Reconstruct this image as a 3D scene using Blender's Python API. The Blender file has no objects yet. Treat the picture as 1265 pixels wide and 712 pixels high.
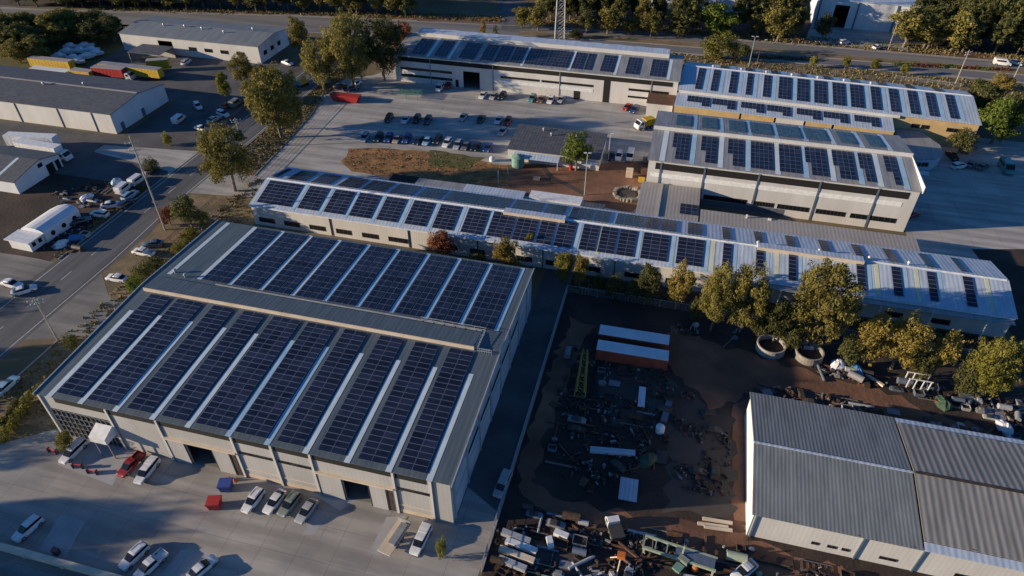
import bpy, math, random
from mathutils import Vector, Matrix
R=math.radians
random.seed(7)
sc=bpy.context.scene
COL=sc.collection
# ------------------------------------------------------------------ camera model (site frame: X along the sheds, Y away)
CH=85.0; F=848.0; PIT=R(38.9); YAW=R(14.3); CX,CY=632.5,356.0
def _ray(u,v):
    dx=(u-CX)/F; up=-(v-CY)/F
    fy=math.cos(PIT)+up*math.sin(PIT); fz=-math.sin(PIT)+up*math.cos(PIT)
    c,s=math.cos(YAW),math.sin(YAW)
    return (dx*c-fy*s, dx*s+fy*c, fz)
def S(u,v,z=0.0):
    r=_ray(u,v); t=(z-CH)/r[2]; return (r[0]*t, r[1]*t)
def onW(u,v,yw):
    r=_ray(u,v); t=yw/r[1]; return (r[0]*t, CH+r[2]*t)
def onR(u,v,z0,s,y0):      # sloping plane z=z0+s*(y-y0)
    r=_ray(u,v); t=(z0-s*y0-CH)/(r[2]-s*r[1]); return (r[0]*t, r[1]*t)
def topz(x,y,v):           # height at which (x,y) projects on row v
    a,b=0.0,80.0
    def pv(z):
        c,s=math.cos(-YAW),math.sin(-YAW); X=x*c-y*s; Y=x*s+y*c; Z=z-CH
        fw=Y*math.cos(PIT)-Z*math.sin(PIT); up=Y*math.sin(PIT)+Z*math.cos(PIT)
        return CY-F*up/fw
    for _ in range(40):
        m=(a+b)/2
        if pv(m)>v: a=m
        else: b=m
    return a
# ------------------------------------------------------------------ materials
M={}
def nt(name):
    m=bpy.data.materials.new(name); m.use_nodes=True
    n=m.node_tree.nodes; l=m.node_tree.links
    return m,n,l,n['Principled BSDF']
def noise_mat(name,c1,c2,scale=1.0,rough=.8,metal=0.0,c3=None,detail=5,bump=0.0,bscale=None,spec=None,rib=None,ribax='X',ribstr=.3,ribcol=0.0,stretch=None):
    m,n,l,b=nt(name)
    tc=n.new('ShaderNodeTexCoord'); mp=n.new('ShaderNodeMapping')
    l.new(tc.outputs['Object'],mp.inputs['Vector'])
    if stretch: mp.inputs['Scale'].default_value=stretch
    nz=n.new('ShaderNodeTexNoise'); nz.inputs['Scale'].default_value=scale; nz.inputs['Detail'].default_value=detail; nz.inputs['Roughness'].default_value=.62
    l.new(mp.outputs['Vector'],nz.inputs['Vector'])
    cr=n.new('ShaderNodeValToRGB'); e=cr.color_ramp.elements
    e[0].position=.35; e[1].position=.65; e[0].color=(*c1,1); e[1].color=(*c2,1)
    if c3:
        x=cr.color_ramp.elements.new(.5); x.color=(*c3,1)
    l.new(nz.outputs['Fac'],cr.inputs['Fac'])
    colout=cr.outputs['Color']
    b.inputs['Roughness'].default_value=rough; b.inputs['Metallic'].default_value=metal
    if spec is not None: b.inputs['Specular IOR Level'].default_value=spec
    hsrc=None
    if bump:
        n2=n.new('ShaderNodeTexNoise'); n2.inputs['Scale'].default_value=bscale or scale*6; n2.inputs['Detail'].default_value=6
        l.new(tc.outputs['Object'],n2.inputs['Vector'])
        bp=n.new('ShaderNodeBump'); bp.inputs['Strength'].default_value=bump; bp.inputs['Distance'].default_value=.1
        l.new(n2.outputs['Fac'],bp.inputs['Height']); hsrc=bp
    if rib:
        w=n.new('ShaderNodeTexWave'); w.wave_type='BANDS'; w.bands_direction=ribax; w.inputs['Scale'].default_value=.314/rib
        w.inputs['Distortion'].default_value=0
        l.new(tc.outputs['Object'],w.inputs['Vector'])
        bp=n.new('ShaderNodeBump'); bp.inputs['Strength'].default_value=ribstr; bp.inputs['Distance'].default_value=.05
        l.new(w.outputs['Fac'],bp.inputs['Height'])
        if hsrc: l.new(hsrc.outputs['Normal'],bp.inputs['Normal'])
        hsrc=bp
        if ribcol:
            mx=n.new('ShaderNodeMix'); mx.data_type='RGBA'; mx.blend_type='MULTIPLY'
            mr=n.new('ShaderNodeMapRange'); mr.inputs['From Min'].default_value=0; mr.inputs['From Max'].default_value=1; mr.inputs['To Min'].default_value=1-ribcol; mr.inputs['To Max'].default_value=1
            l.new(w.outputs['Fac'],mr.inputs['Value']); l.new(mr.outputs['Result'],mx.inputs[7]); l.new(colout,mx.inputs[6]); mx.inputs[0].default_value=1
            colout=mx.outputs[2]
    l.new(colout,b.inputs['Base Color'])
    if hsrc: l.new(hsrc.outputs['Normal'],b.inputs['Normal'])
    M[name]=m; return m
def plain(name,c,rough=.5,metal=0.0,coat=0.0,spec=None,emit=None,alpha=None):
    # colour with a faint mottling so that nothing is perfectly uniform
    m,n,l,b=nt(name)
    tc=n.new('ShaderNodeTexCoord'); nz=n.new('ShaderNodeTexNoise'); nz.inputs['Scale'].default_value=1.3; nz.inputs['Detail'].default_value=4
    l.new(tc.outputs['Object'],nz.inputs['Vector'])
    cr=n.new('ShaderNodeValToRGB'); cr.color_ramp.elements[0].position=.3; cr.color_ramp.elements[1].position=.7
    cr.color_ramp.elements[0].color=(*[x*.82 for x in c],1); cr.color_ramp.elements[1].color=(*[min(1,x*1.08) for x in c],1)
    l.new(nz.outputs['Fac'],cr.inputs['Fac']); l.new(cr.outputs['Color'],b.inputs['Base Color'])
    b.inputs['Roughness'].default_value=rough; b.inputs['Metallic'].default_value=metal
    b.inputs['Coat Weight'].default_value=coat
    if spec is not None: b.inputs['Specular IOR Level'].default_value=spec
    M[name]=m; return m
noise_mat('ground',(.10,.085,.05),(.20,.15,.09),.06,.95,c3=(.13,.10,.055),detail=9,bump=.5,bscale=1.2)
noise_mat('verge',(.10,.09,.04),(.26,.18,.11),.18,.95,c3=(.19,.14,.08),detail=9,bump=.6,bscale=2)
noise_mat('asphalt',(.06,.066,.075),(.13,.135,.145),.5,.85,detail=10,bump=.2,bscale=3,stretch=(1,.06,1))
noise_mat('asphalt_yard',(.05,.053,.06),(.11,.11,.115),.12,.9,detail=9,bump=.2,bscale=3)
noise_mat('far_asphalt',(.12,.12,.125),(.20,.19,.185),.3,.9,detail=9,stretch=(.06,1,1))
noise_mat('pale_concrete',(.30,.31,.33),(.40,.40,.41),.3,.85,detail=6)
noise_mat('kerb',(.26,.25,.23),(.36,.34,.31),.8,.85)
noise_mat('paint_line',(.45,.45,.43),(.7,.7,.66),1.2,.7)
noise_mat('dirt_red',(.10,.052,.034),(.25,.125,.075),.11,.95,c3=(.165,.083,.052),detail=10,bump=.7,bscale=1.5)
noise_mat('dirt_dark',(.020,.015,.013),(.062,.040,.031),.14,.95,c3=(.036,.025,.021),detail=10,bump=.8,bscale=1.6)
noise_mat('yard_grey',(.042,.038,.038),(.085,.07,.062),.1,.92,detail=9,bump=.4,bscale=1.4)
noise_mat('grass_brown',(.15,.075,.03),(.36,.18,.07),.35,.95,c3=(.25,.125,.045),detail=8,bump=.6,bscale=2)
noise_mat('grass_green',(.05,.065,.015),(.13,.105,.03),.5,.95,detail=8,bump=.6,bscale=2)
def concrete_lot(name,c1,c2,joint):
    m,n,l,b=nt(name)
    tc=n.new('ShaderNodeTexCoord')
    a=n.new('ShaderNodeTexNoise'); a.inputs['Scale'].default_value=.09; a.inputs['Detail'].default_value=9; a.inputs['Roughness'].default_value=.65
    l.new(tc.outputs['Object'],a.inputs['Vector'])
    cr=n.new('ShaderNodeValToRGB'); cr.color_ramp.elements[0].position=.32; cr.color_ramp.elements[1].position=.68
    cr.color_ramp.elements[0].color=(*c1,1); cr.color_ramp.elements[1].color=(*c2,1)
    l.new(a.outputs['Fac'],cr.inputs['Fac'])
    # tyre streaks, long in one direction
    mp=n.new('ShaderNodeMapping'); mp.inputs['Scale'].default_value=(.05,.5,1); mp.inputs['Rotation'].default_value=(0,0,.5)
    l.new(tc.outputs['Object'],mp.inputs['Vector'])
    s=n.new('ShaderNodeTexNoise'); s.inputs['Scale'].default_value=1; s.inputs['Detail'].default_value=5; l.new(mp.outputs['Vector'],s.inputs['Vector'])
    sr=n.new('ShaderNodeMapRange'); sr.inputs['From Min'].default_value=.4; sr.inputs['From Max'].default_value=.62; sr.inputs['To Min'].default_value=.72; sr.inputs['To Max'].default_value=1.05
    l.new(s.outputs['Fac'],sr.inputs['Value'])
    mx=n.new('ShaderNodeMix'); mx.data_type='RGBA'; mx.blend_type='MULTIPLY'; mx.inputs[0].default_value=1
    l.new(cr.outputs['Color'],mx.inputs[6]); l.new(sr.outputs['Result'],mx.inputs[7])
    # slab tone and joints
    bk=n.new('ShaderNodeTexBrick'); bk.offset=0.0; bk.inputs['Scale'].default_value=1/joint; bk.inputs['Mortar Size'].default_value=.006; bk.inputs['Brick Width'].default_value=1.0; bk.inputs['Row Height'].default_value=1.0
    bk.inputs['Color1'].default_value=(.93,.93,.95,1); bk.inputs['Color2'].default_value=(1.06,1.05,1.03,1); bk.inputs['Mortar'].default_value=(.6,.6,.6,1)
    l.new(tc.outputs['Object'],bk.inputs['Vector'])
    mx2=n.new('ShaderNodeMix'); mx2.data_type='RGBA'; mx2.blend_type='MULTIPLY'; mx2.inputs[0].default_value=1
    l.new(mx.outputs[2],mx2.inputs[6]); l.new(bk.outputs['Color'],mx2.inputs[7])
    l.new(mx2.outputs[2],b.inputs['Base Color']); b.inputs['Roughness'].default_value=.85
    M[name]=m
concrete_lot('lot_concrete',(.33,.325,.315),(.48,.46,.43),6.0)
concrete_lot('front_concrete',(.27,.265,.26),(.43,.40,.36),5.0)
concrete_lot('side_concrete',(.16,.16,.16),(.25,.24,.225),5.0)
# roofs and walls
noise_mat('roof_blue_grey',(.07,.10,.125),(.105,.14,.165),.9,.55,rib=.76,ribax='X',ribstr=.12,ribcol=.05,detail=6,stretch=(1,.09,1))
noise_mat('roof_white',(.36,.44,.55),(.50,.58,.69),.9,.5,rib=.76,ribax='X',ribstr=.25,ribcol=.08,detail=6,stretch=(1,.09,1))
noise_mat('roof_grey',(.20,.21,.23),(.31,.32,.33),.9,.6,rib=.76,ribax='X',ribstr=.12,ribcol=.05,detail=6,stretch=(1,.09,1))
noise_mat('roof_beige',(.30,.28,.26),(.37,.35,.33),.12,.7,rib=.76,ribax='X',ribstr=.2,ribcol=.08,detail=6)
noise_mat('roof_dark',(.06,.065,.08),(.11,.115,.13),.9,.65,rib=.76,ribax='X',ribstr=.25,ribcol=.12,detail=6)
noise_mat('roof_old',(.15,.17,.18),(.23,.25,.26),.9,.6,rib=.5,ribax='X',ribstr=.3,ribcol=.12,detail=8,stretch=(1,.09,1))
noise_mat('roof_old_brown',(.22,.22,.21),(.33,.325,.31),.9,.75,rib=.9,ribax='X',ribstr=.5,ribcol=.34,detail=8,stretch=(1,.09,1))
noise_mat('wall_beige',(.38,.375,.365),(.455,.45,.44),.25,.75,rib=.6,ribax='X',ribstr=.06,ribcol=.05,stretch=(1,1,.3))
noise_mat('wall_cream',(.53,.52,.505),(.62,.61,.595),.25,.75,rib=.6,ribax='X',ribstr=.06,ribcol=.03,stretch=(1,1,.3))
noise_mat('wall_grey',(.36,.42,.50),(.45,.51,.58),.25,.65,rib=.6,ribax='Y',ribstr=.4,ribcol=.1,stretch=(1,1,.3))
noise_mat('wall_white',(.60,.62,.66),(.70,.72,.76),.3,.7,stretch=(1,1,.3))
noise_mat('trim_sand',(.55,.46,.35),(.66,.56,.44),.5,.6)
noise_mat('trim_mustard',(.44,.31,.15),(.54,.40,.20),.4,.7)
noise_mat('translucent_sheet',(.50,.60,.65),(.62,.70,.74),.4,.45)
noise_mat('skylight_blue',(.30,.46,.60),(.40,.56,.68),.4,.4)
noise_mat('skylight_yellow',(.50,.55,.36),(.62,.64,.46),.4,.5)
noise_mat('container_rust',(.20,.045,.03),(.30,.075,.045),.8,.8)
noise_mat('rust',(.07,.035,.022),(.17,.08,.045),1.5,.9)
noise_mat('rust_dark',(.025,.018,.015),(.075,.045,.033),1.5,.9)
noise_mat('bark',(.10,.08,.06),(.22,.19,.15),2.0,.9)
noise_mat('pole_wood',(.30,.27,.23),(.42,.39,.34),1.0,.85)
noise_mat('galvanised',(.36,.38,.40),(.48,.50,.52),1.0,.5,.3)
noise_mat('stone',(.16,.15,.13),(.30,.28,.25),1.2,.9)
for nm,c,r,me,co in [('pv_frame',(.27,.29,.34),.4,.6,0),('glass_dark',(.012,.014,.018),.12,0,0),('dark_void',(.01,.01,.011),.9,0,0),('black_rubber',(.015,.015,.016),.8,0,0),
    ('rim',(.4,.4,.42),.4,.5,0),('gutter',(.05,.048,.045),.6,0,0),('white_metal',(.72,.74,.76),.5,0,0),('blue_metal',(.03,.07,.30),.5,0,0),('mesh_green',(.07,.22,.15),.8,0,0),
    ('yellow_metal',(.55,.36,.02),.6,0,0),('boom_yellow',(.30,.22,.05),.7,0,0),('stripe_white',(.82,.83,.82),.5,0,0),('orange_metal',(.6,.17,.03),.6,0,0),('red_metal',(.42,.03,.03),.5,0,0),('lens',(.7,.72,.75),.2,0,0),('pink_plastic',(.62,.10,.12),.6,0,0),
    ('tank_green',(.16,.30,.25),.6,0,0),('grey_metal',(.24,.25,.27),.6,.2,0),('steel_blue',(.16,.20,.26),.5,.4,0),('pale_green_metal',(.34,.40,.30),.7,0,0),('tarp_blue',(.05,.19,.42),.6,0,0),('dark_tarp',(.03,.07,.045),.7,0,0)]:
    plain(nm,c,r,me,co)
CAR={'white':(.70,.71,.72),'silver':(.36,.38,.40),'grey':(.12,.125,.13),'black':(.012,.012,.014),'red':(.30,.02,.02),'blue':(.02,.045,.20),'navy':(.015,.022,.06),'dark_green':(.015,.035,.025),
     'beige':(.36,.33,.26),'green_grey':(.20,.23,.20),'teal':(.05,.22,.21),'yellow':(.55,.36,.02),'light_blue':(.25,.42,.58),'brown':(.16,.06,.04)}
for k,c in CAR.items(): plain('paint_'+k,c,.28,0,.6)
def pv_mat():
    m,n,l,b=nt('pv_cells')
    tc=n.new('ShaderNodeTexCoord')
    nz=n.new('ShaderNodeTexNoise'); nz.inputs['Scale'].default_value=.35; nz.inputs['Detail'].default_value=2
    l.new(tc.outputs['Object'],nz.inputs['Vector'])
    cr=n.new('ShaderNodeValToRGB'); cr.color_ramp.elements[0].color=(.010,.015,.036,1); cr.color_ramp.elements[1].color=(.018,.026,.056,1); cr.color_ramp.elements[0].position=.35; cr.color_ramp.elements[1].position=.65
    l.new(nz.outputs['Fac'],cr.inputs['Fac'])
    ge=n.new('ShaderNodeNewGeometry'); mr=n.new('ShaderNodeMapRange'); mr.inputs['To Min'].default_value=.72; mr.inputs['To Max'].default_value=1.35
    l.new(ge.outputs['Random Per Island'],mr.inputs['Value']); mx=n.new('ShaderNodeMix'); mx.data_type='RGBA'; mx.blend_type='MULTIPLY'; mx.inputs[0].default_value=1
    l.new(cr.outputs['Color'],mx.inputs[6]); l.new(mr.outputs['Result'],mx.inputs[7]); l.new(mx.outputs[2],b.inputs['Base Color'])
    m2=n.new('ShaderNodeMapRange'); m2.inputs['To Min'].default_value=.16; m2.inputs['To Max'].default_value=.34; l.new(ge.outputs['Random Per Island'],m2.inputs['Value']); l.new(m2.outputs['Result'],b.inputs['Roughness']); b.inputs['Specular IOR Level'].default_value=.35
    M['pv_cells']=m
pv_mat()
def leaf_mat(name,c1,c2,c3):
    m,n,l,b=nt(name)
    tc=n.new('ShaderNodeTexCoord'); oi=n.new('ShaderNodeObjectInfo')
    nz=n.new('ShaderNodeTexNoise'); nz.inputs['Scale'].default_value=.9; nz.inputs['Detail'].default_value=3
    ad=n.new('ShaderNodeVectorMath'); ad.operation='ADD'
    cb=n.new('ShaderNodeCombineXYZ'); ml=n.new('ShaderNodeMath'); ml.operation='MULTIPLY'; ml.inputs[1].default_value=50
    l.new(oi.outputs['Random'],ml.inputs[0]); l.new(ml.outputs[0],cb.inputs[0]); l.new(tc.outputs['Object'],ad.inputs[0]); l.new(cb.outputs[0],ad.inputs[1])
    l.new(ad.outputs[0],nz.inputs['Vector'])
    cr=n.new('ShaderNodeValToRGB'); e=cr.color_ramp.elements; e[0].position=.3; e[1].position=.7; e[0].color=(*c1,1); e[1].color=(*c3,1); x=e.new(.5); x.color=(*c2,1)
    l.new(nz.outputs['Fac'],cr.inputs['Fac'])
    hs=n.new('ShaderNodeHueSaturation'); mr=n.new('ShaderNodeMapRange'); mr.inputs['To Min'].default_value=.75; mr.inputs['To Max'].default_value=1.2
    l.new(oi.outputs['Random'],mr.inputs['Value']); l.new(mr.outputs['Result'],hs.inputs['Value']); l.new(cr.outputs['Color'],hs.inputs['Color'])
    l.new(hs.outputs['Color'],b.inputs['Base Color']); b.inputs['Roughness'].default_value=.7; b.inputs['Specular IOR Level'].default_value=.2
    tr=n.new('ShaderNodeBsdfTranslucent'); l.new(hs.outputs['Color'],tr.inputs['Color'])
    ms=n.new('ShaderNodeMixShader'); ms.inputs[0].default_value=.3
    o=n['Material Output']; l.new(b.outputs[0],ms.inputs[1]); l.new(tr.outputs[0],ms.inputs[2]); l.new(ms.outputs[0],o.inputs['Surface'])
    M[name]=m
leaf_mat('leaf_olive',(.11,.11,.028),(.21,.185,.05),(.30,.235,.065))
leaf_mat('leaf_gold',(.14,.115,.033),(.24,.19,.048),(.34,.245,.06))
leaf_mat('leaf_dark',(.055,.065,.024),(.10,.105,.036),(.16,.145,.045))
leaf_mat('leaf_green',(.07,.11,.02),(.13,.175,.03),(.20,.22,.04))
leaf_mat('leaf_orange',(.22,.12,.03),(.36,.20,.045),(.44,.26,.06))
leaf_mat('leaf_rust',(.10,.035,.02),(.17,.06,.03),(.24,.10,.05))
leaf_mat('leaf_lime',(.12,.12,.028),(.21,.20,.04),(.30,.265,.05))
# ------------------------------------------------------------------ object helpers
def tag(o,label=None,cat=None,group=None,kind=None):
    if label: o['label']=label
    if cat: o['category']=cat
    if group: o['group']=group
    if kind: o['kind']=kind
    return o
def empty(name,loc,rz=0,label=None,cat=None,group=None):
    o=bpy.data.objects.new(name,None); COL.objects.link(o); o.location=loc; o.rotation_euler=(0,0,rz); o.empty_display_size=.5
    return tag(o,label,cat,group)
class MB:
    def __init__(s): s.v=[]; s.f=[]; s.m=[]
    def face(s,pts,mi=0):
        b=len(s.v); s.v+= [tuple(p) for p in pts]; s.f.append(tuple(range(b,b+len(pts)))); s.m.append(mi)
    def hexa(s,p,mi=0):   # p: 8 points, bottom ring 0-3 ccw, top ring 4-7
        b=len(s.v); s.v+=[tuple(q) for q in p]
        for q in ((3,2,1,0),(4,5,6,7),(0,1,5,4),(1,2,6,5),(2,3,7,6),(3,0,4,7)): s.f.append(tuple(b+i for i in q)); s.m.append(mi)
    def box(s,x0,x1,y0,y1,z0,z1,mi=0,zf=None):
        g=(lambda x,y,z:(x,y,z)) if zf is None else (lambda x,y,z:(x,y,zf(y)+z))
        s.hexa([g(x0,y0,z0),g(x1,y0,z0),g(x1,y1,z0),g(x0,y1,z0),g(x0,y0,z1),g(x1,y0,z1),g(x1,y1,z1),g(x0,y1,z1)],mi)
    def prism(s,poly,z0,z1,mi=0):
        n=len(poly); b=len(s.v)
        s.v+=[(p[0],p[1],z0) for p in poly]+[(p[0],p[1],z1) for p in poly]
        s.f.append(tuple(b+i for i in reversed(range(n)))); s.f.append(tuple(b+n+i for i in range(n))); s.m+=[mi,mi]
        for i in range(n):
            j=(i+1)%n; s.f.append((b+i,b+j,b+n+j,b+n+i)); s.m.append(mi)
    def prism_x(s,poly,x0,x1,mi=0): # poly in (y,z)
        n=len(poly); b=len(s.v)
        s.v+=[(x0,p[0],p[1]) for p in poly]+[(x1,p[0],p[1]) for p in poly]
        s.f.append(tuple(b+i for i in reversed(range(n)))); s.f.append(tuple(b+n+i for i in range(n))); s.m+=[mi,mi]
        for i in range(n):
            j=(i+1)%n; s.f.append((b+i,b+j,b+n+j,b+n+i)); s.m.append(mi)
    def tube(s,a,b_,r0,r1=None,n=8,mi=0,caps=True):
        r1=r0 if r1 is None else r1
        a=Vector(a); c=Vector(b_); d=(c-a)
        if d.length<1e-6: return
        d.normalize(); up=Vector((0,0,1)) if abs(d.z)<.95 else Vector((1,0,0)); p=d.cross(up).normalized(); q=d.cross(p)
        b=len(s.v)
        for cc,r in ((a,r0),(c,r1)):
            for i in range(n):
                t=2*math.pi*i/n; s.v.append(tuple(cc+p*(r*math.cos(t))+q*(r*math.sin(t))))
        for i in range(n):
            j=(i+1)%n; s.f.append((b+i,b+j,b+n+j,b+n+i)); s.m.append(mi)
        if caps: s.f.append(tuple(b+i for i in reversed(range(n)))); s.f.append(tuple(b+n+i for i in range(n))); s.m+=[mi,mi]
    def loft(s,rings,mi=0):
        n=len(rings[0]); b=len(s.v)
        for r in rings: s.v+=[tuple(p) for p in r]
        for k in range(len(rings)-1):
            for i in range(n):
                j=(i+1)%n; s.f.append((b+k*n+i,b+k*n+j,b+(k+1)*n+j,b+(k+1)*n+i)); s.m.append(mi)
        s.f.append(tuple(b+i for i in reversed(range(n)))); s.f.append(tuple(b+(len(rings)-1)*n+i for i in range(n))); s.m+=[mi,mi]
    def mesh(s,name,mats):
        me=bpy.data.meshes.new(name); me.from_pydata(s.v,[],s.f)
        for m in mats: me.materials.append(M[m] if isinstance(m,str) else m)
        if len(mats)>1: me.polygons.foreach_set('material_index',s.m)
        me.update(); return me
    def build(s,name,mats,parent=None,smooth=False,fix=False,bevel=0):
        if isinstance(mats,str): mats=[mats]
        me=s.mesh(name,mats)
        if fix:
            import bmesh
            bm=bmesh.new(); bm.from_mesh(me); bmesh.ops.recalc_face_normals(bm,faces=bm.faces); bm.to_mesh(me); bm.free()
        if smooth: me.polygons.foreach_set('use_smooth',[True]*len(me.polygons))
        return link(name,me,parent)
def link(name,me,parent=None,loc=None,rz=None,scale=None):
    o=bpy.data.objects.new(name,me); COL.objects.link(o)
    if parent is not None: o.parent=parent
    if loc is not None: o.location=loc
    if rz is not None: o.rotation_euler=(0,0,rz)
    if scale is not None: o.scale=scale
    return o
def copy_tree(o,parent=None):
    c=o.copy(); COL.objects.link(c); c.parent=parent
    for ch in o.children: copy_tree(ch,c)
    return c
def one(mb,name,mats,label,cat,group=None,loc=(0,0,0),rz=0,**k):
    o=mb.build(name,mats,**k); o.location=loc; o.rotation_euler=(0,0,rz); return tag(o,label,cat,group)
# ------------------------------------------------------------------ ground sheets
LV=[0]
def sheet(name,poly,mat,lv,label=None,kind='structure'):
    z=.004*lv; n=len(poly); me=bpy.data.meshes.new(name); me.from_pydata([(p[0],p[1],z) for p in poly],[],[tuple(range(n))]); me.materials.append(M[mat])
    o=link(name,me); o['kind']=kind
    # keep normals up
    if me.polygons and me.polygons[0].normal.z<0: me.flip_normals()
    return o
def pix(*pts): return [S(u,v) for u,v in pts]
def ribbon(pts,w,off=0.0):
    L=[];Rr=[]
    for i,p in enumerate(pts):
        a=Vector(pts[max(0,i-1)]); b=Vector(pts[min(len(pts)-1,i+1)]); d=(b-a).normalized(); nrm=Vector((-d.y,d.x))
        L.append(tuple(Vector(p)+nrm*(off+w/2))); Rr.append(tuple(Vector(p)+nrm*(off-w/2)))
    return L+Rr[::-1]
def wobble(poly,amp,step=2.5,seed=1):
    rr=random.Random(seed); out=[]
    n=len(poly)
    for i in range(n):
        a=Vector(poly[i]); b=Vector(poly[(i+1)%n]); k=max(1,int((b-a).length/step))
        for j in range(k):
            p=a.lerp(b,j/k); out.append((p.x+rr.uniform(-amp,amp),p.y+rr.uniform(-amp,amp)))
    return out
sheet('ground',[(-3000,-400),(3000,-400),(3000,4000),(-3000,4000)],'ground',0)
sheet('street',[(-119.6,-20),(-107.6,-20),(-107.6,100),(-109.2,112),(-109.2,236),(-119.6,236)],'asphalt',2)
HR=[(-420,200),(-330,208),(-250,217),(-200,226),(-150,235),(-100,241),(-60,246),(-20,249),(40,250),(200,250),(420,248)]
sheet('highway',ribbon(HR,18),'far_asphalt',3)
sheet('side_road',ribbon([(-62,250),(-70,275),(-82,310),(-100,360)],11),'asphalt',4)
sheet('street_verge',wobble([(-107.6,86),(-107.6,100),(-109.2,112),(-109.2,225),(-104,190),(-100.5,150),(-99.5,128),(-87,128),(-87,97),(-86,50),(-101.5,50),(-101.5,86)],.35,seed=3),'verge',1)
sheet('driveway',[(-107.6,66),(-107.6,86),(-101,80),(-92,80),(-92,72),(-101,68)],'side_concrete',3)
sheet('upper_lot',[(-98.5,126.5),(-99.5,145),(-101.2,165),(-105,180),(-103,192),(-96,196),(-88,210),(-86,194),(-4,194),(-4,169),(-5,140),(-5,127)],'lot_concrete',2)
sheet('driveway',[(-109.2,118),(-109.2,129),(-98.5,129),(-86,127.2),(-86,121)],'lot_concrete',3)
sheet('grass_island',wobble(pix((432,183),(480,183),(560,191),(625,205),(632,236),(560,232),(500,222),(436,212),(422,200)),.4,seed=4),'grass_brown',3)
sheet('grass',wobble(pix((530,186),(600,195),(580,208),(530,206)),.6,2,seed=5),'grass_green',4)
sheet('dirt_yard',wobble(pix((625,204),(700,203),(770,200),(806,200),(798,250),(780,262),(700,250),(632,240)),.4,seed=6),'dirt_red',5)
sheet('front_lot',[(-106,10),(-106,31),(-95,44),(-87,50),(-20.9,50),(-20.9,110),(-15.6,110),(-15.6,10)],'front_concrete',2)
for i,q in enumerate([[(70,574),(92,540),(160,556),(140,600)],[(48,680),(75,636),(105,645),(80,690)],[(196,712),(225,680),(258,682),(250,712)],[(372,662),(384,626),(402,640),(388,660)],[(455,684),(478,640),(502,638),(480,690)],[(398,585),(440,620),(420,632),(390,612)]]):
    sheet('concrete_slab',wobble(pix(*q),.12,3,seed=20+i),'pale_concrete',3)
sheet('side_lane',[(-20.9,56),(-20.9,110),(-15.6,110),(-15.6,53)],'asphalt_yard',3)
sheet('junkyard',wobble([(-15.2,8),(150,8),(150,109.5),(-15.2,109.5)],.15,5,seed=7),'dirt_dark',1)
sheet('dirt_track',wobble(pix((705,395),(732,400),(718,440),(690,500),(668,560),(660,600),(700,618),(760,632),(840,640),(905,645),(930,665),(1030,700),(1060,712),(930,712),(840,676),(740,652),(660,632),(640,600),(655,520),(690,430)),.8,1.3,seed=8),'dirt_red',2)
sheet('dirt_track',wobble(pix((828,402),(900,430),(935,440),(1010,462),(1090,480),(1150,510),(1250,540),(1250,552),(1120,520),(1000,492),(935,480),(880,505),(860,480),(820,450)),.8,1.3,seed=9),'dirt_red',2)
sheet('dirt_track',wobble(pix((905,500),(928,490),(925,660),(905,650)),.3,2.5,seed=10),'dirt_red',3)
sheet('yard_paving',wobble(pix((735,455),(820,455),(880,510),(905,520),(905,640),(820,632),(830,540),(750,520)),.9,1.3,seed=11),'yard_grey',4)
sheet('yard_paving',wobble(pix((660,668),(740,690),(740,712),(650,712)),.5,2.5,seed=12),'yard_grey',4)
sheet('service_yard',[(52.8,127.5),(52.8,196),(135,196),(135,127.5)],'lot_concrete',3)
sheet('service_yard',pix((1200,308),(1300,308),(1300,480),(1240,400),(1225,340)),'dirt_dark',4)
sheet('depot_yard',[(-215,162),(-145,162),(-145,140),(-121,135),(-120,150),(-121,200),(-215,200)],'asphalt_yard',2)
sheet('depot_yard',[(-200,118),(-119.8,118),(-119.8,136),(-146,139.5),(-200,139.5)],'asphalt_yard',3)
sheet('driveway',[(-121,126),(-119.4,124),(-119.4,137),(-146,134),(-146,130)],'lot_concrete',4)
sheet('roadside_yard',wobble([(-190,60),(-120.5,60),(-121,118),(-190,118)],.3,4,seed=13),'dirt_dark',1)
sheet('driveway',wobble([(-145,76),(-119.8,72),(-119.8,87),(-145,87)],.3,4,seed=14),'side_concrete',3)
sheet('bushland',wobble([(-235,162),(-190,162),(-190,190),(-193,222),(-230,214),(-300,205),(-300,165)],.5,4,seed=31),'grass_green',3)
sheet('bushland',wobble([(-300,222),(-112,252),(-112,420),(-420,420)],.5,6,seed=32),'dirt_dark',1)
sheet('bushland',wobble([(-52,263),(190,262),(240,420),(-60,420)],.5,6,seed=33),'dirt_dark',1)
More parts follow.
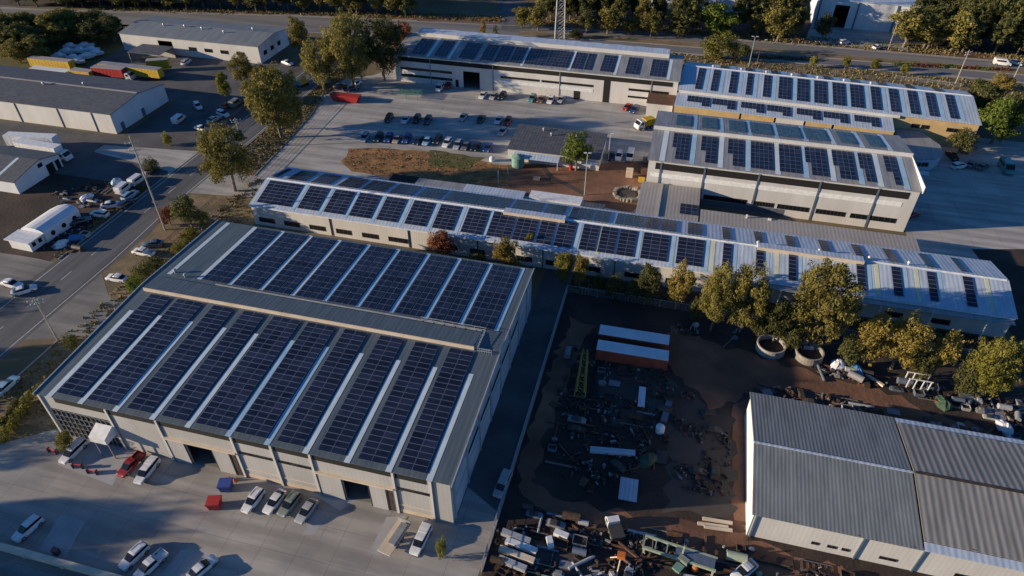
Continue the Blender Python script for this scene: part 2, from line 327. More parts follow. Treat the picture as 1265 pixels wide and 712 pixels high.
# road markings
mk=MB()
def dash(x0,x1,y0,y1): mk.box(x0,x1,y0,y1,.0155,.0195)
dash(-118.75,-118.6,20,225); dash(-108.55,-108.4,20,90)
mk.hexa([(-108.55,90,.0155),(-108.4,90,.0155),(-109.75,112,.0155),(-109.9,112,.0155),(-108.55,90,.0195),(-108.4,90,.0195),(-109.75,112,.0195),(-109.9,112,.0195)])
dash(-109.9,-109.75,112,225)
for k in range(24): dash(-114.2,-114.06,22+k*8.6,25+k*8.6)
o=mk.build('road_markings','paint_line'); o['kind']='structure'
mk=MB()
for (u,v,n_) in ((296,622,6),(150,690,5),(20,655,4)):
    x0,y0=S(u,v)
    for k in range(n_): mk.box(x0+k*2.7,x0+k*2.7+.09,y0-2.4,y0+2.4,.0135,.0165)
o=mk.build('bay_lines','kerb'); o['kind']='structure'
mk=MB()
def rb(pts,off,w,z0,z1,mb):
    P_=ribbon(pts,w,off); n=len(pts)
    for i in range(n-1):
        a,b,c,d=P_[i],P_[i+1],P_[2*n-2-i],P_[2*n-1-i]
        mb.hexa([(*d,z0),(*c,z0),(*b,z0),(*a,z0),(*d,z1),(*c,z1),(*b,z1),(*a,z1)])
rb(HR,8.4,.2,.017,.0215,mk); rb(HR,-8.4,.2,.017,.0215,mk)
o=mk.build('road_markings','paint_line',fix=True); o['kind']='structure'
mk=MB(); rb([(x,y) for x,y in HR[6:]],0,4.6,.014,.16,mk); o=mk.build('median_strip','kerb',fix=True); o['kind']='structure'
mk=MB(); rb([(x,y) for x,y in HR[6:]],0,4.0,.15,.19,mk); o=mk.build('median_soil','verge',fix=True); o['kind']='structure'
mk=MB(); rb(HR[:6],9.4,.5,.0,.14,mk); rb(HR[:5],-9.4,.5,0,.14,mk); rb(HR[7:],9.4,.5,0,.14,mk); rb(HR[7:],-9.4,.5,0,.14,mk); o=mk.build('kerb','kerb',fix=True); o['kind']='structure'
mk=MB(); mk.box(-101.7,-101.45,50,67,0,.14); mk.box(-109.15,-108.95,132,225,0,.14); mk.box(-119.9,-119.65,88,123,0,.14)
rb([(-98.6,129),(-99.7,145),(-101.4,165),(-105.2,180)],0,.25,0,.14,mk)
o=mk.build('kerb','kerb',fix=True); o['kind']='structure'
mk=MB(); rb([(-8,0)]+[],0,1,0,1,mk) if 0 else None
# rough verge strips beside the highway
sheet('street_verge',wobble([(-109,229),(-60,235),(-20,239),(130,240),(130,220),(76,220),(-85,216),(-100,205)],.4,5,seed=15),'verge',1)
sheet('street_verge',wobble([(-54,256),(-10,259.5),(200,260),(200,266),(-8,267),(-56,262)],.5,4,seed=16),'dirt_red',2)
sheet('street_verge',wobble([(-109,250.5),(-68,255),(-72,262),(-110,257),(-230,233),(-230,228)],.5,4,seed=17),'dirt_red',2)
# ------------------------------------------------------------------ building helpers
def wall_y(mb,x0,x1,y0,y1,z0,z1,holes=()):
    xs=sorted({x0,x1,*[h[0] for h in holes],*[h[1] for h in holes]}); 
    for a,b in zip(xs[:-1],xs[1:]):
        hs=sorted([(h[2],h[3]) for h in holes if h[0]<=a+1e-6 and h[1]>=b-1e-6]); z=z0
        for c,d in hs:
            if c>z+1e-6: mb.box(a,b,y0,y1,z,c)
            z=d
        if z<z1-1e-6: mb.box(a,b,y0,y1,z,z1)
def gable(root,L,W,ez,ry,rz,bz,wm,rm,holes=(),end_mat=None,over=.45,back_mat=None,roof_holes=None,rname='roof',fmat=None):
    f=MB(); wall_y(f,0,L,0,.25,0,ez-.05,holes); f.build('wall',fmat or wm,root)
    b=MB(); b.box(0,L,W-.25,W,0,bz-.05); b.build('wall',back_mat or wm,root)
    poly=[(.25,0),(W-.25,0),(W-.25,bz-.05-.0),(ry,rz-.05),(.25,ez-.05)]
    for x0 in (0.0,L-.25):
        e=MB(); e.prism_x(poly,x0,x0+.25); e.build('wall',end_mat or wm,root)
    s1=(rz-ez)/ry; s2=(rz-bz)/(W-ry)
    def rf(y): return ez+s1*y if y<=ry else rz-s2*(y-ry)
    r=MB(); t=.14
    yo=-over; yb=W+over*.5
    r.prism_x([(yo,rf(yo)-0.04),(ry,rz-0.04),(ry,rz+t-.04),(yo,rf(yo)+t-.04)],-.35,L+.35)
    r.prism_x([(ry,rz-0.04),(yb,bz-s2*over*.5-.04),(yb,bz-s2*over*.5+t-.04),(ry,rz+t-.04)],-.35,L+.35)
    ro=r.build(rname,rm,root)
    return lambda y:rf(y)+.10, ro
def solar(root,zf,x0,x1,y0,y1,pw,ph,gapx=.03,gapy=.03,h=.16,fill=None,name='solar_array'):
    nx=max(1,round((x1-x0)/(pw+gapx))); ny=max(1,round((y1-y0)/(ph+gapy)))
    px=(x1-x0)/nx; py=(y1-y0)/ny
    mb=MB()
    for i in range(nx):
        for j in range(ny):
            if fill and not fill(i,j,nx,ny): continue
            a=x0+i*px+gapx/2; b=a+px-gapx; c=y0+j*py+gapy/2; d=c+py-gapy
            mb.box(a,b,c,d,h-.04,h,0,zf); mb.box(a+.045,b-.045,c+.045,d-.045,h-.01,h+.006,1,zf)
            mb.box(a,b,(c+d)/2-.02,(c+d)/2+.02,h-.12,h-.045,0,zf)
    return mb.build(name,['pv_frame','pv_cells'],root)
def strip(root,zf,x0,x1,y0,y1,mat,name='skylight',h=.03):
    mb=MB(); mb.box(x0,x1,y0,y1,.0,h,0,zf); return mb.build(name,mat,root)
def windows(root,xs,y,z0,z1,nb=1,frame='gutter',name='window',glass='glass_dark',louv=0):
    for (a,b) in xs:
        f=MB(); t=.08
        f.box(a,b,y-.06,y-.002,z0,z0+t); f.box(a,b,y-.06,y-.002,z1-t,z1); f.box(a,a+t,y-.06,y-.002,z0+t,z1-t); f.box(b-t,b,y-.06,y-.002,z0+t,z1-t)
        for k in range(1,nb):
            x=a+(b-a)*k/nb; f.box(x-t/2,x+t/2,y-.06,y-.002,z0+t,z1-t)
        o=f.build(name,frame,root)
        g=MB(); g.box(a+t,b-t,y-.03,y-.001,z0+t,z1-t); g.build('pane',glass,o)
def windows_x(root,ys,x,z0,z1,nb=1,frame='gutter'):  # on a wall facing +x
    for (a,b) in ys:
        f=MB(); t=.08
        f.box(x+.002,x+.06,a,b,z0,z0+t); f.box(x+.002,x+.06,a,b,z1-t,z1); f.box(x+.002,x+.06,a,a+t,z0+t,z1-t); f.box(x+.002,x+.06,b-t,b,z0+t,z1-t)
        for k in range(1,nb):
            y=a+(b-a)*k/nb; f.box(x+.002,x+.06,y-t/2,y+t/2,z0+t,z1-t)
        o=f.build('window',frame,root); g=MB(); g.box(x+.001,x+.03,a+t,b-t,z0+t,z1-t); g.build('pane','glass_dark',o)
def piece(root,name,mat,*boxes,**k):
    mb=MB()
    for b in boxes: mb.box(*b)
    return mb.build(name,mat,root)
# ================================================================== A : big shed in front
AX,AY=-85.0,49.7; L,W=64.0,47.3
A=empty('warehouse',(AX,AY,0),0,'huge warehouse roofed with rows of solar panels, its doorways facing the front car park','warehouse')
dx=lambda x:x-AX
D1=(dx(-61.8),dx(-57.4)); D2=(dx(-37.0),dx(-33.1))
zfA,_=gable(A,L,W,9.3,24.8,10.5,9.3,'wall_beige','roof_blue_grey',holes=[(D1[0],D1[1],0,5.3),(D2[0],D2[1],0,5.0)],end_mat='wall_grey',over=.22)
piece(A,'floor','side_concrete',(.3,L-.3,.3,W-.3,.02,.05))
posts=[0.12,11.6,20.0,32.0,38.1,44.0,56.0,61.3]
for x in posts: piece(A,'post','wall_cream',(x-.17,x+.17,-.22,-.062,0,9.05))
piece(A,'eave_shade_band','dark_void',(2.6,L-3.3,-.06,-.003,8.0,8.95))  # dark strip standing in for the gutter's shadow under the eave
for x in posts[1:]: piece(A,'downpipe','grey_metal',(x+.20,x+.32,-.16,-.003,.2,8.9))
for a,b in ((posts[2],posts[3]),(posts[5],posts[6])):
    piece(A,'door_beam','trim_sand',(a+.18,b-.18,-.42,-.003,5.35,5.62))
for a,b,d in ((posts[2],posts[3],D1),(posts[5],posts[6],D2)):
    piece(A,'sliding_door','wall_beige',(a+.5,d[0]-.05,-.20,-.06,.05,5.3)); piece(A,'sliding_door','wall_beige',(d[1]+.3,b-1.5,-.20,-.06,.05,5.3))
    piece(A,'side_door','rust_dark',(b-1.35,b-.55,-.08,-.003,.05,5.0))
    piece(A,'door_frame','gutter',(d[0]-.12,d[0]-.002,-.1,.35,0,5.3),(d[1]+.002,d[1]+.12,-.1,.35,0,5.3))
for a,b in ((posts[3],posts[4]),(posts[4],posts[5]),(posts[6],posts[7])):
    windows(A,[(a+.4,b-.3)],0,5.45,6.05,4); piece(A,'sill_rail','trim_sand',(a+.2,b-.2,-.07,-.003,1.9,2.05))
    piece(A,'base_panel','trim_sand',(a+.2,b-.2,-.05,-.003,.1,.9))
# office glazing in the left bay
f=MB()
for i in range(13): x=.9+i*.86; f.box(x-.04,x+.04,-.16,-.004,.1,6.3)
for k in range(6): z=.15+k*1.21; f.box(.9,11.2,-.13,-.004,z-.04,z+.04)
w=f.build('window','grey_metal',A); g=MB(); g.box(.9,11.2,-.05,-.002,.1,6.3); g.build('pane','glass_dark',w)
c=MB(); c.hexa([(8.6,-2.3,3.5),(11.4,-2.3,3.5),(11.4,-.22,3.5),(8.6,-.22,3.5),(8.6,-2.3,4.6),(11.4,-2.3,4.6),(11.4,-.22,5.4),(8.6,-.22,5.4)]); c.build('entrance_canopy','white_metal',A)
for x in (8.9,11.2): piece(A,'canopy_post','grey_metal',(x-.07,x+.07,-2.1,-1.96,0,3.5))
# right end: pale posts, windows strips, small vents
for y in [1,7,13,19,25,31,37,43]: piece(A,'end_post','galvanised',(L+.003,L+.22,y-.12,y+.12,0,8.9))
windows_x(A,[(7.4,12.6),(13.4,18.6),(19.4,24.6),(25.4,30.6),(31.4,36.6)],L,5.6,6.4,4)
piece(A,'wall_rail','galvanised',(L+.004,L+.1,.3,W-.3,7.3,7.42)); piece(A,'wall_rail','galvanised',(L+.004,L+.1,.3,W-.3,4.3,4.42))
piece(A,'roller_door','roof_white',(L+.004,L+.08,20.0,24.2,0,4.1)); 
# barge cappings
for x in (-.42,L+.30):
    mb=MB(); mb.box(x,x+.16,-.45,24.7,-.1,.16,0,zfA); mb.box(x,x+.16,24.75,W+.2,-.1,.16,0,zfA); mb.build('barge_capping','galvanised',A)
# skylights and arrays
skx=[dx(onR(u,v,9.4,.048,49.7)[0]) for u,v in ((64,486),(102,495),(145,504),(189,516),(234,524),(283.6,535.5),(331,546.5),(379,556),(430,568),(481,579.5),(531,591.7))]
ncols=[2,3,2,2,3,3,2,2,2,2]
for i,x in enumerate(skx): strip(A,zfA,x-.42,x+.42,-.3,18.6,'translucent_sheet' if i not in(5,6) else 'skylight_blue')
for i,nc in enumerate(ncols):
    a,b=skx[i]+.42,skx[i+1]-.42; wd=nc*(1.97 if nc==2 else 1.63)
    if nc==3: x0=a+(b-a-wd)/2
    else: x0=b-wd-.35
    solar(A,zfA,x0,x0+wd,.55,22.9,wd/nc-.03,1.0)
# monitor ridge
m=MB(); m.prism_x([(23.5,zfA(23.5)+.02),(23.5,11.2),(27.4,10.72),(27.4,zfA(27.4)+.02)],1.2,60.2); m.build('ridge_monitor','roof_blue_grey',A,fix=True)
piece(A,'monitor_fascia','trim_sand',(1.1,60.3,23.34,23.48,10.5,11.22))
piece(A,'monitor_end','wall_grey',(60.22,60.4,23.7,27.2,10.2,10.7))
g=MB()
for (a,b) in (((60.9,23),(60.9,27.8)),((60.9,27.8),(50,27.8)),((60.9,23),(63.2,23))):
    for z in (.5,1.0): g.tube((a[0],a[1],zfA(a[1])+z),(b[0],b[1],zfA(b[1])+z),.04,n=5)
    k=6
    for i in range(k+1):
        x=a[0]+(b[0]-a[0])*i/k; y=a[1]+(b[1]-a[1])*i/k; g.tube((x,y,zfA(y)),(x,y,zfA(y)+1.0),.035,n=5)
g.build('guard_rail','galvanised',A)
g=MB(); g.box(12,60.2,27.9,28.15,.02,.16,0,zfA); g.build('cable_tray','galvanised',A)
# rear slope: bottoms of skylights along v ~ 345..
bkx=[dx(onR(u,v,10.5,-.053,74.5)[0]) for u,v in ((269,275),(299,279),(331,284),(365,289),(403,295.5),(441,300.5),(482,306.5),(521,312.5),(560,319),(600,325),(638,332))]
bkx=[1.9+6.02*i+.3 for i in range(11)]
for i,x in enumerate(bkx): strip(A,zfA,x-.40,x+.40,28.7,W-.2,'translucent_sheet' if i<5 else 'skylight_blue')
for i in range(1,10):
    a,b=bkx[i]+.5,bkx[i+1]-.5; mid=(a+b)/2
    solar(A,zfA,a+.1,mid-.12,28.6,46.6,1.0,1.65); solar(A,zfA,mid+.12,b-.1,28.6,46.6,1.0,1.65)
def vents(root,zf,pts,r=.3):
    for x,y in pts:
        mb=MB(); z=zf(y); mb.tube((x,y,z),(x,y,z+.5),r*.6,n=10); mb.tube((x,y,z+.5),(x,y,z+.85),r,r*.7,n=10); mb.build('roof_vent','galvanised',root)
vents(A,zfA,[(5.6,28.6),(3.0,29.4)])
# ================================================================== B : long low shed behind
BX,BY=-87.0,110.0; L,W=150.5,17.0
B=empty('long_workshop',(BX,BY,0),0,'very long low white-roofed workshop with solar panels, stretching behind the huge warehouse','workshop')
dx=lambda x:x-BX
zfB,_=gable(B,L,W,5.0,8.2,7.0,5.0,'wall_cream','roof_white',over=.3)
SB=2.0/8.2
def fx(u,v): return dx(onR(u,v,5.25,SB,BY)[0])
AR=[((316.3,250),(358,256.5)),((365.7,259),(391,261.5)),((398.6,262.5),(424,266)),((430,267.4),(456.7,270.5)),((464,271.5),(489.6,275)),((498.5,277),(525,280)),((532.6,282),(558,286)),((568,287),(594.6,290.5)),((600,291.5),(629,296)),((631,297),(658,300)),((661,300.5),(680,303.5)),((683,304),(705,307)),((714,308),(734,311.5)),((737,312),(758,315)),((760.5,315),(782,318.5)),((790,320),(823,325)),((834,326),(867,331)),((891,335),(902,337)),((933,339),(943,341)),((974,345),(984,347)),((1060,360),(1071,362)),((1105,368),(1117,370)),((1150,374),(1161,376)),((1196,381),(1209,383))]
for i,(p,q) in enumerate(AR):
    a,b=fx(*p),fx(*q); nc=max(1,round((b-a)/1.66))
    solar(B,zfB,a,b,.75,7.55,(b-a)/nc-.03,1.0)
    if i+1<len(AR):
        c=fx(*AR[i+1][0])
        if c-b>.7: strip(B,zfB,(b+c)/2-.4 if c-b<2 else b+.25,(b+c)/2+.4 if c-b<2 else b+1.1,.0,8.0,'skylight_blue')
for u,v in ((740,300),(880,320),(960,333),(1085,352),(1137,372),(1228,388)): 
    x=fx(u,v); strip(B,zfB,x-.35,x+.35,.3,7.9,'skylight_yellow')
def bx(u,v): return dx(onR(u,v,7.0,-2.0/8.8,BY+8.2)[0])
BR=[((341,217),(358,212)),((357,220.6),(386,219)),((387,224),(416,223)),((419,228.7),(450,228)),((449,232.7),(483,232)),((482,237.8),(515,237)),((515,242.9),(547,243)),((548,247),(589,249)),((587,252),(630,253)),((633,256),(669,259)),((673,261),(697,264)),((702,269),(731,271)),((733,271),(752,273)),((760,275),(792,279)),((794,281),(814,283)),((816,284),(835,287)),((849,288),(867,290)),((892,289),(902,291)),((932,295),(942,297)),((971,300),(982,303)),((1012,304),(1024,307)),((1053,309),(1065,313)),((1094,317),(1107,320)),((1140,324),(1152,327)),((1182,331),(1193,335))]
for i,(p,q) in enumerate(BR):
    a,b=bx(*p),bx(*q)
    if b-a<.6: b=a+1.6
    nc=max(1,round((b-a)/1.66)); solar(B,zfB,a,b,9.1,15.8,(b-a)/nc-.03,1.0)
# ridge flashing and ridge monitors in the sun
mb=MB(); mb.prism_x([(7.9,zfB(7.9)),(8.2,zfB(8.2)+.12),(8.5,zfB(8.5)),(8.2,zfB(8.2)-.05)],.0,L); mb.build('ridge_cap','white_metal',B)
for (u0,v0,u1,v1) in ((624,257,698,271),(936,297,1066,315)):
    a=dx(onR(u0,v0,7.6,0,0)[0]); b=dx(onR(u1,v1,7.6,0,0)[0])
    mb=MB(); mb.prism_x([(7.1,zfB(7.1)+.02),(7.1,7.62),(8.9,7.5),(8.9,zfB(8.9)+.02)],a,b); mb.build('ridge_monitor','roof_white',B,fix=True)
    piece(B,'monitor_fascia','trim_sand',(a-.05,b+.05,6.95,7.08,6.85,7.6))
piece(B,'gutter','white_metal',(0,L,-.48,-.33,4.75,4.98))
for u in (407,504,590,671,760,850,): 
    x,_z=onW(u,272+(u-407)*.146,BY); piece(B,'downpipe','gutter',(dx(x)-.08,dx(x)+.08,-.16,-.003,.1,4.7))
for x in [103,111,120,128.5,137,146]: piece(B,'post','white_metal',(x-.1,x+.1,-1.9,-1.7,0,4.6)); 
piece(B,'veranda_roof','roof_grey',(100,150.2,-1.95,-.05,4.6,4.72))
xs=[]
for u0,v0,u1,v1 in ((320,270,340,275),(351,275,371,282),(382,279,403,287),(415,284,435,292),(447,288,468,296),(480,296,505,305)):
    xs.append((dx(onW(u0,v0,BY)[0]),dx(onW(u1,v1,BY)[0])))
windows(B,xs,0,.9,2.1,4)
windows(B,[(x,x+3.2) for x in (44,50,60,66,74,82,90,98,106,114,122,130,138)],0,1.0,2.2,4)
piece(B,'side_window','glass_dark',(L+.003,L+.06,4,12,1.5,3))
vents(B,zfB,[(106.5,8.8),(118,9.2),(127,9.0),(134,9.1)],.35)
# rear lean-tos (separate structures built against it)
def lean(name,x0,x1,y0,y1,z,mat,label,wm='wall_beige',slope=-.03,cat='annexe',grp=None):
    o=empty(name,(x0,y0,0),0,label,cat,grp)
    w=x1-x0;d=y1-y0
    mb=MB(); zf=lambda y:z+slope*y
    mb.box(-.15,w+.15,-.0,d+.25,0,.14,0,zf); mb.build('roof',mat,o)
    for b in ((0,w,d-.2,d,0,z+slope*d-.01),(0,.2,.02,d-.2,0,z+slope*d-.01),(w-.2,w,.02,d-.2,0,z+slope*d-.01)): piece(o,'wall',wm,b)
    piece(o,'door','gutter',(w*.4,w*.4+1.1,d+.003,d+.06,0,2.1))
    return o
lean('lean_to',-63.0,-56.6,127.4,133.0,3.3,'dark_void','small black-roofed lean-to against the back of the long workshop, beside the grass island',wm='rust_dark')
lean('lean_to',-56.2,-44.8,127.4,132.2,3.6,'roof_grey','grey metal lean-to behind the long workshop, next to the black one')
lean('lean_to',-44.4,-30.6,127.4,132.0,3.8,'roof_white','pale blue-white lean-to roof behind the long workshop, left of the white container')
lean('lean_to',-17.2,-12.2,127.4,131.2,3.7,'roof_dark','dark grey lean-to directly right of the white container, behind the workshop')
lean('lean_to',-12.0,-5.6,127.4,130.6,2.6,'dark_void','black flat lean-to beside the round stone ring, behind the workshop',wm='rust_dark')
fl=empty('link_building',(-5.2,127.4,0),0,'flat grey-brown roofed link building between the long workshop and the tall white-striped shed','building')
piece(fl,'roof','roof_beige',(0,13.2,0,14.4,4.6,4.8)); piece(fl,'wall','wall_beige',(0,.2,.1,14.3,0,4.59)); piece(fl,'wall','wall_beige',(13.0,13.2,.1,14.3,0,4.59))
piece(fl,'pipe','galvanised',(4.6,4.9,0,14.3,4.82,5.1))
solar(fl,lambda y:4.8,9.2,12.9,2.3,6.6,1.2,1.65)
lt=empty('lean_to',(8.4,127.4,0),0,'long beige lean-to roof between the white-striped shed and the long workshop','annexe')
piece(lt,'roof','roof_beige',(0,43.0,0,5.3,4.7,4.86)); piece(lt,'wall','wall_beige',(.2,42.8,5.0,5.2,0,4.69)); piece(lt,'wall','wall_beige',(42.6,42.8,.2,5.0,0,4.69))
piece(lt,'roof_vent','white_metal',(9.4,9.7,4.0,4.3,4.87,5.7),(14,14.6,4.4,4.8,4.87,5.2))
# white container between
wc=empty('shipping_container',(-29.4,130.3,0),0,'plain white shipping container standing behind the long workshop roof','container')
piece(wc,'body','white_metal',(0,12.0,0,3.2,.1,3.6)); piece(wc,'door','wall_white',(12.003,12.06,.15,3.05,.2,3.4)); 
for x in (0,11.85): piece(wc,'corner_post','grey_metal',(x,x+.15,-.03,-.003,.1,3.6))
# ================================================================== C : long pale shed at the back of the lot
CX0,CY0=-87.0,194.0; L,W=86.3,20.0
C=empty('office_shed',(CX0,CY0,0),0,'long cream shed with tall dark doorway across the back of the upper car park','warehouse')
dx=lambda x:x-CX0
zfC,_=gable(C,L,W,8.4,12.5,9.9,8.6,'wall_cream','roof_grey',holes=[(dx(-64.9),dx(-59.6),0,5.2)],end_mat='wall_white',over=.2)
piece(C,'eave_shade_band','dark_void',(1.5,L-1.5,-.06,-.003,6.6,7.9))  # shadow below the roof edge, painted as a dark strip
mb=MB(); mb.prism_x([(13.4,zfC(13.4)+.02),(13.4,11.0),(17.5,11.1),(19.8,10.3),(19.8,zfC(19.8)+.02)],3.0,L-4.0); mb.build('ridge_monitor','roof_white',C,fix=True)
piece(C,'monitor_fascia','wall_cream',(2.9,L-3.9,13.2,13.38,9.85,11.05))
for u,v in ((532,90),(609,95),(692,85),(803,120)): 
    x=dx(onW(u,v,CY0)[0]); piece(C,'downpipe','grey_metal',(x-.12,x+.12,-.12,-.063,0,8.0))
piece(C,'floor','side_concrete',(.3,L-.3,.3,W-.3,.02,.05))
windows(C,[(1.8,18.6)],0,3.9,4.7,12); windows(C,[(1.8,18.6)],0,1.7,2.5,12)
windows(C,[(dx(-53),dx(-41)),(dx(-40.4),dx(-24.8))],0,4.2,4.9,10); windows(C,[(dx(-14.5),dx(-3))],0,4.3,5.0,9); windows(C,[(dx(-14.5),dx(-3))],0,2.2,2.8,9)
piece(C,'translucent_band','white_metal',(dx(-53),dx(-24.8),-.06,-.003,2.6,3.6))
piece(C,'side_door','dark_void',(dx(-21.8),dx(-19.9),-.06,-.003,0,6.6)); piece(C,'side_door','dark_void',(dx(-30.5),dx(-28.6),-.05,-.003,0,2.6)); piece(C,'side_door','dark_void',(dx(-67.4),dx(-66.4),-.05,-.003,0,2.3))
SC=1.5/12.5
def cx(u,v): return dx(onR(u,v,8.5,SC,CY0)[0])
for a,b in (((513,59),(530,61)),((541,62),(555,64)),((569,67),(588,69)),((595,70),(609,72)),((612,72),(628,74)),((630,75),(645,76)),((648,76),(672,79)),((674,79),(702,82)),((706,82),(719,83)),((722,83),(730,85)),((742,84),(758,86)),((773,87),(789,89)),((803,90),(822,92))):
    a,b=cx(*a),cx(*b); solar(C,zfC,a,b,1.2,11.2,1.0,1.65)
for u,v in ((533,63),(646,77),(704,83),(761,86),(826,94),(558,66)): x=cx(u,v); strip(C,zfC,x-.45,x+.45,.2,12.2,'translucent_sheet')
for k in range(12): x=6+k*6.6; strip(C,lambda y:10.72-(y-17.5)*.30+.38,x,x+2.6,17.6,19.6,'skylight_blue')
# front annexe of C (brown flat roof beside the truck)
an=empty('loading_annexe',(-13.6,184.6,0),0,'low brown-roofed annexe between the cream shed and the parked white truck','annexe')
piece(an,'roof','rust',(5,12.6,2.0,9.2,4.2,4.35)); piece(an,'wall','wall_cream',(5.2,12.4,2.2,2.4,0,4.19)); piece(an,'wall','wall_cream',(5.2,5.4,2.45,9.1,0,4.19))
# ================================================================== E : far right sheds with white stripes
EX,EY=-0.2,192.0; ER=R(-2.6)
E1=empty('striped_shed',(EX,EY,0),ER,'long white-roofed shed with many narrow separate solar strips beside the highway','warehouse')
L,W=76.5,20.5; dx=lambda x:x-EX
zfE,_=gable(E1,L,W,6.9,14.0,8.7,7.4,'trim_mustard','roof_white',over=.4,end_mat='wall_cream')
SE=2.2/15.5
def ex(u,v):
    x,y=S(u,v,7.2); x-=EX; y-=EY; return x*math.cos(ER)+y*math.sin(ER)
piece(E1,'fascia','wall_cream',(0,57.5,-.62,-.42,6.2,7.0))
for (u0,v0),(u1,v1) in (((859,106),(867,107)),((878,108),(886,109)),((900,111),(909,112)),((921,113),(928,114)),((942,115),(951,116)),((961,117),(977,119)),((984,120),(999,122)),((1005,120),(1021,122)),((1028,123),(1044,125)),((1050,125),(1067,128)),((1076,128),(1088,130)),((1099,131),(1111,133)),((1123,134),(1135,136)),((1146,137),(1158,139)),((1171,139),(1182,141))):
    a,b=ex(u0,v0),ex(u1,v1); solar(E1,zfE,a,b,.9,13.0,1.0,1.65)
    strip(E1,zfE,b+.35,b+1.5,.2,13.6,'skylight_blue')
for k in range(9): x=10+k*7.2; solar(E1,zfE,x,x+2.0,14.8,19.8,1.0,1.65)
for k in range(8): strip(E1,zfE,12.6+k*7.2,14.6+k*7.2,14.4,W-.1,'skylight_blue')
mb=MB(); mb.prism_x([(13.7,zfE(13.7)),(14.0,zfE(14.0)+.15),(14.3,zfE(14.3)),(14.0,zfE(14.0)-.05)],0,L); mb.build('ridge_cap','white_metal',E1)
vents(E1,zfE,[(x,14.4) for x in (8,16,23,30,37,44,51)],.45)
windows(E1,[(61,63),(63.4,65.4),(69.5,73)],0,3.9,5.0,2)
E2=empty('lean_to',(-.8,184.6,0),ER,'mustard-fronted lean-to with a stepped band of solar panels between two larger roofs','annexe')
w=56.0
mb=MB(); zf2=lambda y:5.3+.10*y
mb.box(-.1,w+.1,-.12,6.9,0,.14,0,zf2); mb.build('roof','roof_white',E2)
fm=MB()
segs=[(0,17.5,'trim_mustard'),(18,26.5,'trim_mustard'),(27,34,'wall_cream'),(34.5,41,'trim_mustard'),(41.6,56,'trim_mustard')]
for a,b,mt in segs: piece(E2,'wall',mt,(a,b,0,.25,0,5.25))
piece(E2,'wall','wall_cream',(.0,.25,.3,6.8,0,5.25)); piece(E2,'wall','wall_cream',(w-.25,w,.3,6.8,0,5.25))
piece(E2,'back_wall','dark_void',(.3,w-.3,6.55,6.75,0,5.25))
f2=lambda y:zf2(y)+.14
x=3.0
k=0
while x<w-6:
    solar(E2,f2,x,x+4.0,2.6,5.9,1.0,1.65); 
    solar(E2,f2,x+4.1,x+6.2,.9,5.9,1.05,1.65); x+=6.8+(k%2)*.9; k+=1
# ================================================================== D : tall shed with white stripe
DX,DY=-4.3,142.2
D=empty('tall_shed',(DX,DY,0),0,'tall grey-roofed shed with a bright white stripe along its cream front wall','warehouse')
L=56.6; dx=lambda x:x-DX
mb=MB(); wall_y(mb,0,L,0,.25,0,10.1); mb.build('wall','wall_cream',D)
piece(D,'wall','wall_cream',(0,L,26.4,26.65,0,9.6))
for x0 in (0.0,L-.25):
    mb=MB(); mb.prism_x([(.25,0),(26.4,0),(26.4,9.6),(14.2,12.0),(13.8,11.1),(.25,10.1)],x0,x0+.25); mb.build('wall','wall_grey' if x0 else 'wall_cream',D)
SD=.085
zfD1=lambda y:10.2+SD*y
zfD2=lambda y:12.15-.16*(y-13.6)
mb=MB(); mb.box(-.3,L+.3,-.25,13.5,0,.14,0,zfD1); mb.build('roof','roof_grey',D)
mb=MB(); mb.box(-.3,L+.3,13.4,26.9,0,.14,0,zfD2); mb.build('roof','roof_grey',D)
piece(D,'ridge_fascia','wall_cream',(-.35,L+.35,13.2,13.38,11.35,12.35))
piece(D,'eave_shade_band','dark_void',(1.6,L-1.8,-.06,-.003,8.1,9.7))  # eave shadow put on the wall as a dark strip
piece(D,'stripe_cladding','stripe_white',(.8,L-2.5,-.05,-.003,6.1,7.2))
for u,v in ((817,204),(870,215),(937,222),(1013,230),(1084,240)):
    x=dx(onW(u,v,DY)[0]); piece(D,'downpipe','steel_blue',(x-.2,x+.2,-.13,-.062,0,9.9))
windows(D,[(dx(a),dx(b)) for a,b in ((9,18.6),(19.6,24.5),(25.2,32),(33.4,39.6),(40.6,50))],0,1.9,3.1,8)
piece(D,'blue_cladding','steel_blue',(dx(8.2),dx(27),-.04,-.003,.1,1.8))
d1=lambda y:zfD1(y)+.14; d2=lambda y:zfD2(y)+.14
def dX(u,v): return dx(onR(u,v,10.35,SD,DY)[0])
DA=[((828,196),(849,198)),((864,199),(884,201)),((898,204),(918,206)),((927,207),(955,210)),((963,211),(990,213)),((996,212),(1023,215)),((1031,217),(1058,220)),((1064,218),(1081,222)),((1097,222),(1113,226))]
for i,(p,q) in enumerate(DA):
    a,b=dX(*p),dX(*q)
    st=(lambda i_,j,nx,ny:not(i_==0 and j<3)) if i in (0,1,2,5,6,7,8) else None
    solar(D,d1,a,b,1.1,12.4,1.0,1.65,fill=st)
    c=b+.5
    strip(D,d1,c,c+1.1,0,13.0,'translucent_sheet' if i%2 else 'skylight_blue')
strip(D,d1,dX(817,196)-.4,dX(817,196)+.8,0,13,'translucent_sheet')
for i,(u0,u1) in enumerate(((836,854),(867,886),(900,920),(926,952),(959,987),(993,1020),(1035,1055),(1070,1089))):
    v=146+(u0-836)*.125
    a=dx(onR(u0,v,12.15,-.16,DY+13.6)[0]); b=dx(onR(u1,v+2.5,12.15,-.16,DY+13.6)[0])
    solar(D,d2,a,b,15.4,24.5,1.0,1.65); strip(D,d2,b+.5,b+1.5,13.8,26.2,'skylight_blue' if i<5 else 'translucent_sheet')
piece(D,'barge_capping','white_metal',(L+.31,L+.45,-.4,13.4,10.0,11.6))
